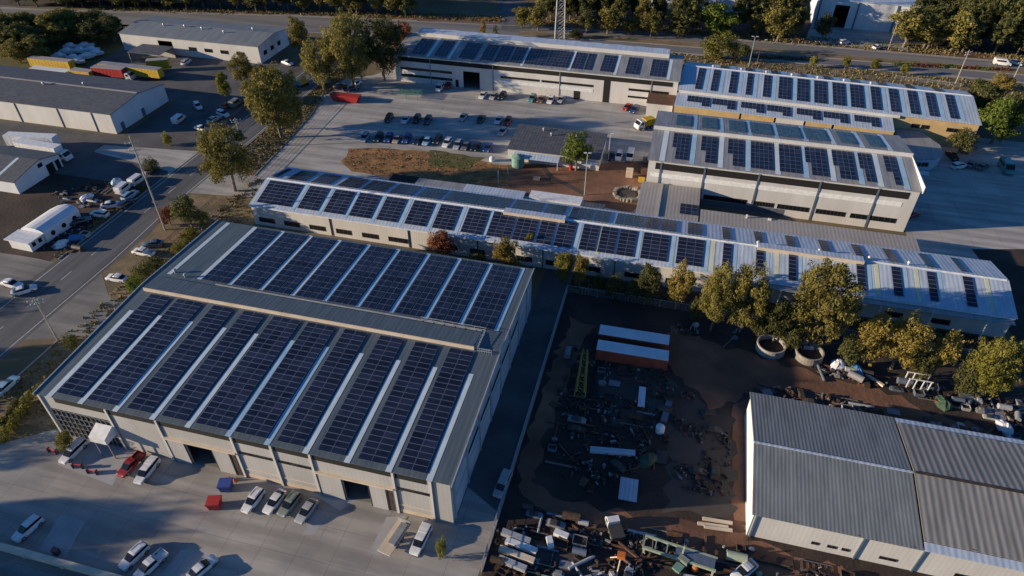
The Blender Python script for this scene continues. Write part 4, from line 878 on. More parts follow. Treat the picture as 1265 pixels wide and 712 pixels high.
# ================================================================== vehicles
def ring(x,w,zb,zt,tw=.9):
    return [(x,-w*.95,zb),(x,w*.95,zb),(x,w,zb+(zt-zb)*.3),(x,w,zb+(zt-zb)*.75),(x,w*tw,zt),(x,-w*tw,zt),(x,-w,zb+(zt-zb)*.75),(x,-w,zb+(zt-zb)*.3)]
def g4(x,w,zb,zt,tw=.86): return [(x,-w,zb),(x,w,zb),(x,w*tw,zt),(x,-w*tw,zt)]
VP={}
def veh_meshes(kind):
    if kind in VP: return VP[kind]
    d={}
    b=MB(); gl=MB(); rf=MB(); parts=[]
    if kind in('sedan','wagon'):
        Z=.0 if kind=='sedan' else .14
        b.loft([ring(-2.34,.70,.40,.78+Z),ring(-2.24,.84,.28,.96+Z),ring(-1.5,.91,.24,1.0+Z),ring(.8,.92,.24,.97+Z),ring(1.5,.90,.24,.90+Z*.8),ring(2.15,.82,.27,.78+Z*.6),ring(2.36,.68,.36,.62+Z*.4)])
        if kind=='sedan':
            gl.loft([g4(-1.85,.74,.9,.99),g4(-1.15,.76,.9,1.36),g4(.15,.76,.9,1.42),g4(1.15,.72,.88,.96)])
            rf.loft([g4(-1.15,.68,1.35,1.39,.9),g4(-.6,.69,1.39,1.47,.9),g4(.0,.69,1.40,1.48,.9),g4(.25,.68,1.37,1.41,.9)])
        else:
            gl.loft([g4(-2.22,.76,1.0,1.12),g4(-1.95,.78,1.0,1.56),g4(.15,.78,1.0,1.64),g4(1.15,.74,1.0,1.10)])
            rf.loft([g4(-2.02,.70,1.55,1.60,.9),g4(-1.4,.71,1.6,1.69,.9),g4(.0,.71,1.62,1.70,.9),g4(.25,.70,1.58,1.63,.9)])
            for y in(-.5,.5): rf.box(-1.8,-.1,y-.02,y+.02,1.70,1.75)
    elif kind=='ute':
        b.loft([ring(-.75,.90,.35,1.05),ring(.9,.92,.32,1.05),ring(1.6,.90,.32,1.0),ring(2.35,.84,.34,.92),ring(2.6,.72,.42,.74)])
        gl.loft([g4(-.72,.78,1.0,1.30,.95),g4(-.62,.78,1.0,1.62),g4(.55,.78,1.0,1.68),g4(1.45,.74,1.0,1.08)])
        rf.loft([g4(-.66,.70,1.61,1.66,.9),g4(.1,.71,1.66,1.75,.9),g4(.62,.70,1.64,1.69,.9)])
        t=MB(); t.box(-2.6,-.8,-.93,.93,.62,.72); t.box(-2.6,-.8,-.93,-.87,.72,1.08); t.box(-2.6,-.8,.87,.93,.72,1.08); t.box(-2.6,-2.54,-.87,.87,.72,1.08); t.box(-.86,-.8,-.87,.87,.72,1.5)
        t.box(-2.5,-.9,-.6,.6,.35,.62); parts.append(('tray',t.mesh('tray',['paint_white']),'paint'))
    elif kind=='canopy_ute':
        b.loft([ring(-2.6,.88,.38,1.05),ring(-2.4,.92,.32,1.08),ring(.9,.92,.32,1.05),ring(1.6,.90,.32,1.0),ring(2.35,.84,.34,.92),ring(2.6,.72,.42,.74)])
        gl.loft([g4(-2.5,.80,1.0,1.15),g4(-2.4,.80,1.0,1.6),g4(.55,.78,1.0,1.68),g4(1.45,.74,1.0,1.08)])
        rf.loft([g4(-2.5,.76,1.58,1.66,.9),g4(-1.6,.77,1.64,1.76,.9),g4(-.72,.77,1.64,1.76,.9),g4(-.70,.70,1.64,1.70,.9),g4(.1,.71,1.66,1.75,.9),g4(.62,.70,1.64,1.69,.9)])
    elif kind=='van':
        b.loft([ring(-2.5,.88,.35,1.9),ring(-2.4,.95,.30,2.05),ring(1.0,.95,.30,2.05),ring(1.75,.93,.30,1.25,.95),ring(2.45,.85,.32,1.0),ring(2.55,.76,.42,.78)])
        gl.loft([g4(1.02,.9,1.2,2.0,.93),g4(1.25,.92,1.18,1.84,.9),g4(1.9,.9,1.0,1.24,.9)]); 
        gl.box(-1.8,.8,-.965,.965,1.25,1.75)
        rf.box(-2.2,.9,-.8,.8,2.05,2.1)
    wb={'sedan':(-1.42,1.42,.33),'wagon':(-1.42,1.42,.36),'ute':(-1.6,1.62,.40),'canopy_ute':(-1.6,1.62,.40),'van':(-1.6,1.65,.36)}[kind]
    wh=MB(); r=wb[2]
    wh.tube((0,-.11,0),(0,.11,0),r,n=14,mi=0); wh.tube((0,-.125,0),(0,.125,0),r*.6,n=10,mi=1)
    hl=MB(); fxx={'sedan':2.26,'wagon':2.26,'ute':2.46,'canopy_ute':2.46,'van':2.45}[kind]; hz={'sedan':.66,'wagon':.78}.get(kind,.80)
    hl.box(fxx-.14,fxx+.06,-.16,.16,hz-.08,hz+.07)
    tl=MB(); rx_={'sedan':-2.30,'wagon':-2.28,'ute':-2.62,'canopy_ute':-2.58,'van':-2.5}[kind]; tl.box(rx_-.03,rx_+.08,-.12,.12,.78,.98)
    VP[kind]=dict(body=b.mesh('body',['paint_white']),glass=gl.mesh('windows',['glass_dark']),roof=rf.mesh('roof',['paint_white']),wheel=wh.mesh('wheel',['black_rubber','rim']),wb=wb,hl=hl.mesh('headlight',['lens']),tl=tl.mesh('tail_light',['red_metal']),fx=fxx,parts=parts)
    import bmesh
    for me in [VP[kind]['body'],VP[kind]['glass'],VP[kind]['roof']]:
        bm=bmesh.new(); bm.from_mesh(me); bmesh.ops.recalc_face_normals(bm,faces=bm.faces); bm.to_mesh(me); bm.free()
    me=VP[kind]['body']; me.polygons.foreach_set('use_smooth',[True]*len(me.polygons))
    try: me.set_sharp_from_angle(angle=R(35))
    except Exception: pass
    return VP[kind]
def setm(o,mat): o.material_slots[0].link='OBJECT'; o.material_slots[0].material=M[mat]
def car(kind,col,x,y,rz,label,cat='car',group=None,sc_=1.0,detail=True):
    d=veh_meshes(kind); e=empty('parked_'+{'canopy_ute':'pickup','ute':'pickup'}.get(kind,kind),(x,y,.02),rz,label,cat,group); e.scale=(sc_,)*3
    o=link('body',d['body'],e); setm(o,'paint_'+col)
    link('windows',d['glass'],e); o=link('roof',d['roof'],e); setm(o,'paint_'+col)
    for nm,me,mt in d['parts']: o=link(nm,me,e); setm(o,'paint_'+col)
    a,b,r=d['wb']
    for xx in (a,b):
        for yy in (-.82,.82): w=link('wheel',d['wheel'],e,(xx,yy,r))
    if detail:
        for yy in(-.6,.6): link('headlight',d['hl'],e,(0,yy,0))
        for yy in(-.74,.74): link('tail_light',d['tl'],e,(0,yy,0))
    return e
def carpx(kind,col,u0,v0,u1,v1,label,cat='car',group=None,sc_=1.0):
    x0,y0=S(u0,v0,.7); x1,y1=S(u1,v1,.7)
    return car(kind,col,(x0+x1)/2,(y0+y1)/2,math.atan2(y1-y0,x1-x0),label,cat,group,sc_*(.86 if v0>500 else .95))
GF='cars parked in front of the huge warehouse'
carpx('wagon','white',50,638,17,667,'white wagon alone at the left edge of the front car park',group=GF)
carpx('wagon','white',183,670,147,704,'white wagon with black roof rails, leftmost of the pair at the bottom edge',group=GF)
carpx('ute','white',199,685,172,710,'white tray pickup right beside the wagon at the bottom edge',cat='pickup',group=GF)
carpx('sedan','white',236,712,262,690,'white sedan cut by the bottom edge, right of the tray pickup',group=GF)
carpx('canopy_ute','white',104,544,76,571,'white station pickup parked under the entrance canopy beside the bush',cat='pickup',group=GF)
carpx('ute','red',174,561,149,586,'red tray pickup beside the white one near the first roller doorway',cat='pickup',group=GF)
carpx('canopy_ute','white',190,570,172,593,'white pickup touching the red one near the first roller doorway',cat='pickup',group=GF)
carpx('wagon','white',325,602,300,634,'white wagon, first in the row of four by the warehouse wall',group=GF)
carpx('sedan','white',350,605,328,633,'white sedan, second in the row of four by the warehouse wall',group=GF)
carpx('wagon','green_grey',370,607,345,638,'grey-green car, third in the row of four by the warehouse wall',group=GF)
carpx('sedan','silver',390,615,367,646,'silver sedan, last in the row of four by the warehouse wall',group=GF)
carpx('canopy_ute','white',528,650,511,684,'clean white pickup at the warehouse corner beside the small bush',cat='pickup',group=GF)
carpx('canopy_ute','silver',629,580,612,617,'silver-grey pickup in the shaded side lane',cat='pickup')
GS='cars beside the street'
carpx('sedan','white',157,345,131,341,'white sedan on the verge below the dark bushes by the warehouse roof',group=GS)
carpx('ute','white',190,314,164,309,'white tray pickup on the verge beside the dark car',cat='pickup',group=GS)
carpx('sedan','grey',198,300,178,302,'dark grey car behind the white pickup on the verge',group=GS)
carpx('wagon','white',135,266,111,262,'white car alone on the far side of the street by the yard',group=GS)
carpx('sedan','white',126,254,148,251,'white car second from the street bend, beside a dark one',group=GS)
carpx('sedan','navy',147,256,163,246,'dark car tucked behind two white ones across the street',group=GS)
carpx('van','white',146,238,160,227,'white van in the cluster at the leaning pole across the street',cat='van',group=GS)
carpx('van','white',162,228,178,217,'second white van of the cluster, nearer the depot driveway',cat='van',group=GS)
carpx('wagon','light_blue',153,246,168,236,'pale blue wagon below the two white vans',group=GS)
carpx('sedan','beige',181,212,192,206,'pale car at the depot driveway corner',group=GS)
carpx('sedan','white',6,348,22,352,'white car at the left edge across the street, behind its twin',group=GS)
carpx('sedan','white',22,360,36,356,'white car nearest the street at the left edge, beside its twin',group=GS)
carpx('sedan','navy',90,275,108,270,'dark blue car behind the white domed shed in the roadside yard',group=GS)
carpx('sedan','light_blue',1,482,14,470,'light blue car cut by the left edge beside the hedge',group=GS)
GD='vehicles in the depot yard'
carpx('wagon','white',240,126,249,136,'white car standing alone in the depot yard',group=GD)
carpx('van','white',215,152,227,143,'white van in shade beside the white end wall of the depot shed',cat='van',group=GD)
carpx('sedan','white',243,157,255,160,'white car lowest of the three by the street tree',group=GD)
carpx('sedan','silver',258,150,270,144,'silver car in the middle of the three by the street tree',group=GD)
carpx('wagon','white',269,138,282,143,'white wagon highest of the three by the street tree',group=GD)
carpx('van','green_grey',286,131,296,124,'grey-green van by the yellow-green sapling in the depot yard',cat='van',group=GD)
carpx('sedan','red',276,132,284,128,'small red car beside the grey-green van',group=GD)
carpx('wagon','white',225,80,235,73,'white car by the open doorway of the far warehouse',group=GD)
carpx('sedan','white',350,76,360,79,'white car at the gable end of the far warehouse',group=GD)
carpx('ute','white',432,108,446,100,'white pickup beside the red skip at the edge of the car park',cat='pickup')
carpx('ute','navy',426,111,440,108,'dark pickup between the red skip and a white pickup',cat='pickup')
carpx('sedan','brown',414,107,426,104,'dark brown car behind the red skip',group=None)
GU='cars in the middle row of the upper car park'
for k,c,u0,v0,u1,v1,lb in (('wagon','black',484,141,476,151,'black wagon, first from the street in the middle row'),('sedan','white',505,142,497,153,'white car second in the middle row, left of black ones'),('wagon','black',519,141,510,153,'black wagon third in the middle row'),('wagon','navy',532,143,524,154,'dark navy car fourth in the middle row'),('sedan','silver',577,139,567,150,'silver car alone between two black ones in the middle row'),('sedan','black',598,142,590,152,'black car between the silver car and the white-red pair'),('sedan','white',620,142,612,154,'white car of the white-red pair near the site office'),('wagon','red',631,144,623,156,'dark red car of the white-red pair near the site office'),('sedan','silver',625,157,617,167,'silver car below the red one, nearest the site office')):
    carpx(k,c,u0,v0,u1,v1,lb,group=GU)
GI='cars along the grass island'
for k,c,u0,v0,u1,v1,lb in (('wagon','silver',455,163,446,177,'silver wagon, first along the grass island from the street'),('wagon','dark_green',472,164,463,176,'dark green wagon, second along the grass island'),('wagon','blue',484,164,476,177,'blue wagon, third along the grass island'),('sedan','beige',495,165,486,178,'pale beige car between two blue ones on the grass island row'),('wagon','blue',507,165,498,178,'brighter blue wagon right of the beige car'),('sedan','navy',521,168,512,179,'navy sedan left of the pale blue car on the grass island row'),('sedan','light_blue',532,168,523,180,'pale blue sedan beside the tall black wagon'),('wagon','black',545,166,536,179,'tall black wagon in the middle of the grass island row'),('wagon','white',558,170,547,183,'white wagon right of the tall black one'),('wagon','silver',570,172,561,186,'silver wagon right of the white one on the grass island row'),('sedan','grey',580,174,571,186,'dark grey sedan left of the last two cars on the grass island row'),('sedan','black',592,175,583,187,'black sedan next to the last blue car on the grass island row'),('sedan','blue',606,176,599,188,'blue sedan, last along the grass island near the site office')):
    carpx(k,c,u0,v0,u1,v1,lb,group=GI)
GC='cars beneath the cream shed'
for k,c,u0,v0,u1,v1,lb in (('van','white',547,104,540,113,'white van left of the tall dark doorway'),('sedan','red',557,101,551,109,'red car partly behind the white van by the doorway'),('sedan','white',600,113,593,122,'white car directly right of the tall dark doorway'),('sedan','silver',613,114,606,123,'silver car second right of the tall dark doorway'),('wagon','black',624,114,617,123,'black wagon third right of the tall dark doorway'),('wagon','teal',661,117,654,126,'dark teal wagon below the white wall band'),('sedan','brown',672,118,665,127,'red-brown car below the white wall band'),('wagon','white',684,118,677,129,'white wagon below the white wall band'),('sedan','silver',696,118,690,127,'silver car right of the white wagon by the wall band'),('sedan','red',779,129,771,135,'red car beside the blue one left of the white truck'),('wagon','blue',788,131,779,140,'blue car beside the white truck with the yellow tank')):
    carpx(k,c,u0,v0,u1,v1,lb,group=GC)
GR='vehicles in the right service yard'
carpx('sedan','black',1173,189,1181,196,'black car behind the white one in the right yard',group=GR)
carpx('wagon','white',1178,206,1192,203,'white car in the middle of the right yard',group=GR)
carpx('sedan','grey',1196,206,1204,198,'dark grey car right of the white one in the right yard',group=GR)
carpx('sedan','grey',1208,208,1220,202,'grey car nearest the green van in the right yard',group=GR)
carpx('van','teal',1236,198,1250,218,'green van at the right edge of the service yard',cat='van',group=GR,sc_=1.25)
carpx('sedan','red',1122,266,1132,262,'red car half hidden behind the corner of the tall striped shed',group=GR)
carpx('van','white',1230,77,1246,79,'white van on the highway at the right edge',cat='van',sc_=1.1)
carpx('sedan','white',1249,75,1262,79,'white car right behind the van on the highway')
carpx('wagon','white',1037,53,1050,51,'white car parked across the highway below the pale building')
carpx('sedan','blue',1202,60,1211,54,'blue car under the dark trees at top right')
carpx('van','white',780,187,777,198,'white van parked right of the site office',cat='van')
carpx('sedan','black',756,187,753,198,'black car directly right of the site office')
carpx('sedan','white',1080,59,1088,56,'small white car beside the pole across the highway')
carpx('wagon','white',766,187,763,198,'white wagon between black car and white van beside the site office')
# trucks, trailers, boxes
def boxtruck(x,y,rz,Lb,cabcol,boxmat,label,cat='truck',name='parked_truck',h=2.6,roofmat=None,cab=True,boxw=2.5,base=1.05):
    e=empty(name,(x,y,.02),rz,label,cat)
    b=MB(); b.box(-Lb/2,Lb/2,-boxw/2,boxw/2,base,base+h); 
    for k in range(int(Lb/1.2)): 
        xx=-Lb/2+.4+k*1.2; b.box(xx,xx+.08,-boxw/2-.03,-boxw/2-.002,base+.05,base+h-.05); b.box(xx,xx+.08,boxw/2+.002,boxw/2+.03,base+.05,base+h-.05)
    b.build('cargo_box',boxmat,e)
    r=MB(); r.box(-Lb/2-.03,Lb/2+.03,-boxw/2-.03,boxw/2+.03,base+h+.002,base+h+.08); r.build('roof',roofmat or boxmat,e)
    c=MB(); c.box(-Lb/2,Lb/2+(2.4 if cab else .3),-.45,.45,.62,1.0); c.build('chassis','gutter',e)
    if cab:
        c=MB(); x0=Lb/2+.35; c.loft([ring(x0,1.18,.5,2.5,.94),ring(x0+1.2,1.2,.5,2.6,.94),ring(x0+1.9,1.18,.5,1.75,.97),ring(x0+2.1,1.12,.5,1.3)]); o=c.build('cab','paint_'+cabcol,e,fix=True)
        g=MB(); g.hexa([(x0+1.35,-1.05,1.72),(x0+2.0,-1.05,1.70),(x0+2.0,1.05,1.70),(x0+1.35,1.05,1.72),(x0+1.3,-1.0,2.45),(x0+1.42,-1.0,2.45),(x0+1.42,1.0,2.45),(x0+1.3,1.0,2.45)]); g.box(x0+.4,x0+1.2,-1.22,1.22,1.6,2.25); g.build('windscreen','glass_dark',e)
    wh=MB(); wh.tube((0,-.16,0),(0,.16,0),.5,n=14,mi=0); wh.tube((0,-.18,0),(0,.18,0),.28,n=10,mi=1); wm_=wh.mesh('wheel',['black_rubber','rim'])
    xs=[-Lb/2+1.0,-Lb/2+2.2]+([Lb/2+1.5] if cab else [])
    for xx in xs:
        for yy in(-1.02,1.02): link('wheel',wm_,e,(xx,yy,.5))
    return e
def trpx(u0,v0,u1,v1,z,Lb,*a,**k):
    x0,y0=S(u0,v0,z);x1,y1=S(u1,v1,z); return boxtruck((x0+x1)/2,(y0+y1)/2,math.atan2(y1-y0,x1-x0),Lb or math.dist((x0,y0),(x1,y1)),*a,**k)
trpx(124,80,198,88,3,None,'white','yellow_metal','long yellow trailer with grey top behind the dark-roofed depot shed',roofmat='roof_grey',cab=False,name='long_trailer',cat='trailer')
trpx(181,77,208,75,3,None,'white','yellow_metal','short yellow trailer nearest the far warehouse doorway',cab=False,name='box_trailer',cat='trailer',roofmat='roof_beige')
trpx(116,86,154,89,2.6,None,'white','red_metal','red truck with white cab in front of the yellow trailer',roofmat='roof_beige')
trpx(38,73,88,78,3,None,'white','yellow_metal','pale-topped yellow trailer beside the dense wood',cab=False,name='long_trailer',cat='trailer',roofmat='roof_beige')
trpx(88,84,112,87,3,None,'white','yellow_metal','yellow trailer end behind the red truck',cab=False,name='box_trailer',cat='trailer',roofmat='roof_beige',h=1.6)
trpx(40,84,85,89,2,None,'white','wall_white','flat pale trailer behind the dark depot roof',cab=False,name='long_trailer',cat='trailer',h=1.2)
trpx(22,176,72,184,3.2,None,'white','white_metal','white semi-trailer truck below the depot shed, nearest the cottage',h=2.7)
trpx(8,168,68,171,3.2,None,'white','white_metal','white semi-trailer behind the white truck below the depot shed',cab=False,name='long_trailer',cat='trailer',h=2.7)
trpx(806,146,797,148,2.5,3.0,'white','yellow_metal','white truck with yellow load parked beside the sheds',h=1.6,boxw=2.2)
r2=random.Random(5)
for i,(u,v,an) in enumerate(((74,70,.2),(84,64,.5),(92,72,.1),(100,63,.3),(108,70,.7),(98,76,.0),(114,62,.4),(120,66,.2),(88,58,.1),(106,57,.6))):
    x,y=S(u,v,1); e=empty('boat',(x,y,0),an+R(-10),('white boat on a trailer stored in the cluster behind the yellow trailers'),'boat','white boats stored in the depot')
    b=MB(); b.loft([[(-2.6,-1,.6),(-2.6,1,.6),(-2.6,1.1,1.5),(-2.6,-1.1,1.5)],[(.5,-1,.6),(.5,1,.6),(.5,1.15,1.6),(.5,-1.15,1.6)],[(2.0,-.5,.8),(2.0,.5,.8),(2.0,.75,1.7),(2.0,-.75,1.7)],[(2.9,-.05,1.2),(2.9,.05,1.2),(2.9,.08,1.8),(2.9,-.08,1.8)]]); b.build('hull','white_metal',e,fix=True)
    c=MB(); c.loft([g4(-1.2,.8,1.55,2.2),g4(.3,.8,1.55,2.3),g4(1.1,.7,1.6,1.7)]); c.build('cabin','wall_white',e,fix=True)
    t=MB(); t.box(-2.2,2.6,-.08,.08,.4,.5); t.tube((-.6,-.9,.3),(-.6,.9,.3),.3,n=10); t.build('trailer','gutter',e)
# white domed prefab in roadside yard
dm=empty('prefab_shed',(-132.5,88.6,0),0,'white prefabricated shed with curved roof and round windows in the roadside yard','shed')
x,y=S(40,302,0)
mb=MB(); 
def arch(y_,w,h): return [(0+w*math.cos(t)*.5+w/2,y_,h*.62+h*.38*math.sin(t)) for t in [math.pi*k/8 for k in range(9)]]+[(0,y_,0),(w,y_,0)]
prof=[(6.2*.5+6.2*.5*math.cos(math.pi*k/8),2.2+1.1*math.sin(math.pi*k/8)) for k in range(9)]
def pr(y_,s,h=1): return [(3.1+(px-3.1)*s,y_,pz*h) for px,pz in prof]+[(3.1-3.1*s,y_,0.02),(3.1+3.1*s,y_,.02)]
mb.loft([pr(4,1),pr(12.0,1),pr(13.4,.93,.97),pr(14.4,.72,.9),pr(14.9,.45,.78)]); mb.build('shell','wall_white',dm,fix=True)
mb=MB(); mb.prism([(-.4,0),(6.0,0),(6.0,3.9),(-.4,3.9)],2.2,2.4); mb.build('veranda_roof','white_metal',dm); piece(dm,'wall','wall_white',(.2,5.6,.4,3.98,0,2.19))
for yy in (6,9,12.0): 
    w=MB(); w.tube((6.15,yy,1.4),(6.27,yy,1.4),.55,n=16); w.build('round_window','glass_dark',dm)
for yy in (1.0,2.6): piece(dm,'window','glass_dark',(5.602,5.68,yy,yy+.8,.9,1.8))
dm.rotation_euler=(0,0,R(-2))
# little items
def thing1(name,mat,mbs,label,cat,x,y,rz=0,group=None):
    e=empty(name,(x,y,.0),rz,label,cat,group)
    for nm,mt,mb in mbs: mb.build(nm,mt,e,fix=True)
    return e
def skip(u,v,col,label,s=1.0,rz=.3,L_=1.8,W_=1.6,H_=1.45):
    x,y=S(u,v); b=MB(); l,w=L_/2,W_/2
    b.hexa([(-l*.8,-w*.85,.15),(l*.8,-w*.85,.15),(l*.8,w*.85,.15),(-l*.8,w*.85,.15),(-l,-w,H_),(l,-w,H_),(l,w,H_),(-l,w,H_)])
    r=MB(); 
    for q in ((-l-.06,l+.06,-w-.06,-w),(-l-.06,l+.06,w,w+.06),(-l-.06,-l,-w,w),(l,l+.06,-w,w)): r.box(q[0],q[1],q[2],q[3],H_-.12,H_+.06)
    c=MB(); c.box(-l,l,-w,w,H_+.002,H_+.09)
    f=MB(); 
    for yy in(-w*.6,w*.6): f.box(-l*.8,l*.8,yy-.08,yy+.08,.0,.15)
    return thing1('skip_bin',None,[('bin_body',col,b),('rim',col,r),('lid',col,c),('skid','gutter',f)],label,'skip bin',x,y,rz)
skip(281,604,'blue_metal','blue lidded skip bin below the roller doorway'); skip(267,626,'red_metal','red lidded skip bin beside the blue one')
x,y=S(428,124); skip(428,125,'red_metal','long bright red open skip with low walls at the car park edge',L_=9,W_=2.6,H_=1.9,rz=R(2))
def cone(u,v,label,s=1):
    x,y=S(u,v); b=MB(); b.tube((0,0,.05),(0,0,.75),.2*s,.05,10); p=MB(); p.box(-.28*s,.28*s,-.28*s,.28*s,0,.05); thing1('traffic_cone',None,[('cone_body','orange_metal',b),('cone_base','orange_metal',p)],label,'traffic cone',x,y)
cone(284,592,'orange traffic cone left of another by the blue skip'); cone(290,594,'orange traffic cone right of another by the blue skip',1.2)
def barrier(u,v,rz,label):
    x,y=S(u,v); b=MB(); b.box(-.9,.9,-.05,.05,.35,.8); f=MB(); 
    for xx in(-.7,.7): f.box(xx-.05,xx+.05,-.25,.25,0,.85)
    thing1('safety_barrier',None,[('barrier_board','pink_plastic',b),('barrier_leg','gutter',f)],label,'barrier',x,y,rz)
barrier(66,559,0,'small pink barrier at the hedge side of the entrance'); barrier(97,578,.2,'pink barrier left of the longer one near the entrance'); barrier(115,585,.1,'pink barrier nearest the red pickup')
# flat trailer beside the white pickup
tp=empty('flatbed_trailer',(*S(487,664,.8),0),math.atan2(S(499,646,.8)[1]-S(475,682,.8)[1],S(499,646,.8)[0]-S(475,682,.8)[0]),'dusty beige flatbed trailer left of the clean white pickup','trailer')
piece(tp,'deck','trim_sand',(-2.6,2.6,-1.0,1.0,.75,.9)); piece(tp,'headboard','roof_grey',(2.5,2.6,-1,1,.91,1.6)); piece(tp,'load','roof_grey',(-1.2,2.2,-.8,.2,.91,1.25))
for xx in(-.7,.4):
    for yy in(-.9,.9): link('wheel',VP['van']['wheel'],tp,(xx,yy,.37))
piece(tp,'drawbar','gutter',(2.6,3.6,-.06,.06,.6,.7))
# yellow excavator near street
ex_=empty('excavator',(*S(374,106),0),R(70),'small orange-yellow excavator under the trees by the street','excavator')
piece(ex_,'track','black_rubber',(-1.6,1.6,-1.2,-.7,0,.7),(-1.6,1.6,.7,1.2,0,.7)); piece(ex_,'cab','yellow_metal',(-1.3,1.0,-1.0,1.0,.8,1.7),(-.2,1.0,-.9,.1,1.72,2.8)); piece(ex_,'counterweight','tarp_blue',(-1.9,-1.32,-1,1,.8,1.8))
mb=MB(); mb.tube((1.0,.4,1.5),(2.8,.4,3.4),.22,.18,6); mb.tube((2.8,.4,3.4),(4.2,.4,1.4),.18,.14,6); mb.build('boom','yellow_metal',ex_)
# green netting frame
gn=empty('netting_frame',(*S(489,122),0),0,'green mesh-covered frame standing in front of the cream shed corner','frame')
mb=MB(); 
for k in range(15): mb.box(k*.5,k*.5+.05,0,4.0,1.55,1.6)
for k in range(9): mb.box(0,7.05,k*.5,k*.5+.05,1.6,1.65)
mb.build('netting','mesh_green',gn)
for xx in(0,3.4,6.9):
    for yy in(0,3.9): piece(gn,'leg','mesh_green',(xx,xx+.1,yy,yy+.1,0,1.54))
# green tank, red drum
def tank(u,v,r,h,mat,label,name='water_tank',cat='tank'):
    x,y=S(u,v); b=MB(); b.tube((0,0,0),(0,0,h),r,n=20); t=MB(); t.tube((0,0,h+.002),(0,0,h+r*.35),r,r*.25,20); l=MB(); l.tube((0,0,h+r*.36),(0,0,h+r*.36+.1),r*.22,n=10)
    return thing1(name,None,[('tank_body',mat,b),('tank_top',mat,t),('lid',mat,l)],label,cat,x,y)
tank(640,205,1.6,2.6,'tank_green','green round water tank at the left corner of the site office'); tank(705,210,.5,1.3,'red_metal','red drum under the round green tree','drum','drum')
tank(608,199,.7,1.0,'white_metal','small white tank between the grass island and green water tank')
# stone ring and things in the dirt yard
sr=empty('stone_ring',(*S(775,241),0),0,'round ring of pale stones in the red dirt beside the striped shed','stone ring')
mb=MB(); rr=random.Random(3)
for k in range(26):
    a=k/26*6.283; cx_,cy_=3.1*math.cos(a),3.0*math.sin(a); s=rr.uniform(.35,.6); h=rr.uniform(.5,.95); mb.prism([(cx_+s*math.cos(t+a)*rr.uniform(.8,1.1),cy_+s*math.sin(t+a)*rr.uniform(.8,1.1)) for t in (0,1.05,2.1,3.14,4.2,5.2)],0,h)
mb.build('stones','stone',sr); piece(sr,'ring_fill','yard_grey',(-2.0,2.0,-2.0,2.0,0,.3))
for i,(u,v,w,h,mt,lb) in enumerate(((777,219,1.6,2.2,'trim_sand','cream upright box above the stone ring'),(793,248,1.3,2.0,'trim_sand','cream upright box right of the stone ring'),(797,214,2.2,1.2,'rust','rusty bin beside the striped shed corner'),(792,225,1.4,1.0,'yellow_metal','yellow crate between the two cream boxes'),(663,222,1.6,.5,'stone','pale rubble block in the dirt yard'),(800,200,2.4,1.6,'stone','grey block stack at the striped shed corner'))):
    x,y=S(u,v); b=MB(); b.box(-w/2,w/2,-w*.35,w*.35,.1,h); t=MB(); t.box(-w/2-.05,w/2+.05,-w*.35-.05,w*.35+.05,h+.002,h+.1); f=MB(); f.box(-w/2+.1,w/2-.1,-w*.3,w*.3,0,.098)
    thing1('storage_box',None,[('box_body',mt,b),('lid',mt,t),('base','gutter',f)],lb,'box',x,y,.1)
sheet('path',ribbon([S(u,v) for u,v in ((670,205),(682,220),(700,228),(722,240))],1.4),'yard_grey',6)
bollard=one((lambda m:(m.tube((0,0,0),(0,0,4.2),.14,n=8),m)[1])(MB()),'post','steel_blue','thin blue post standing in the dirt yard above the workshop roof','post',loc=(*S(616,230),0))
mb=MB(); mb.box(-.4,.4,-.3,.3,0,.9); mb.box(-.45,.45,-.35,.35,.9,1.0); one(mb,'utility_box','gutter','dark little box at the wall by the bottom left corner','utility box',loc=(*S(71,684),0))
# retaining wall bottom-left
rw=empty('boundary_wall',(*S(2,676),0),math.atan2(S(140,714)[1]-S(2,676)[1],S(140,714)[0]-S(2,676)[0]),'low sandy boundary wall crossing the bottom left corner','wall')
piece(rw,'wall_body','trim_sand',(-6,24,-.5,0,0,1.0)); piece(rw,'coping','trim_sand',(-6,24,-.62,.12,1.002,1.14)); 
for k in range(10): piece(rw,'pier','trim_sand',(-5+k*3,-4.6+k*3,-.6,.1,0,1.0)) if k%2 else None
sheet('sandy_yard',[( -120,5),(-60,5),S(150,716),S(2,678),(-120,40)],'side_concrete',3)
# ------------------------------------------------------------------ poles
def pole(u,v,vt,label,r=.16,arms=((.93,1.3),(.86,1.1)),mat='pole_wood',lean=0,name='utility_pole',h=None):
    x,y=S(u,v); h=h or topz(x,y,vt); e=empty(name,(x,y,0),R(30),label,'pole')
    b=MB(); b.tube((0,0,-.1),(lean,0,h),r,r*.6,10); b.build('pole_shaft',mat,e)
    for f_,w in arms:
        a=MB(); a.box(lean*f_-w,lean*f_+w,-.2,-.08,h*f_-.07,h*f_+.07)
        c=a.build('crossarm',mat,e); i_=MB()
        for k in range(4): xx=lean*f_-w+.1+(2*w-.2)*k/3; i_.tube((xx,-.14,h*f_+.07),(xx,-.14,h*f_+.33),.07,n=6)
        i_.build('insulator','white_metal',c)
    return e
pole(204,284,168,'tall leaning wooden power pole at the kerb beside the reddish bush',r=.2)
pole(72,421,368,'wooden power pole on the street verge at the far left',r=.2)
pole(300,182,146,'power pole behind the big leafy tree at the depot driveway',r=.17)
pole(1180,104,62,'pale power pole on the highway verge above the narrow-striped roof')
pole(1247,108,76,'power pole beside the brown bush at the right edge',arms=((.94,1.1),))
pole(1097,62,26,'thin pole beside the pale building across the highway',arms=((.95,.9),),r=.13)
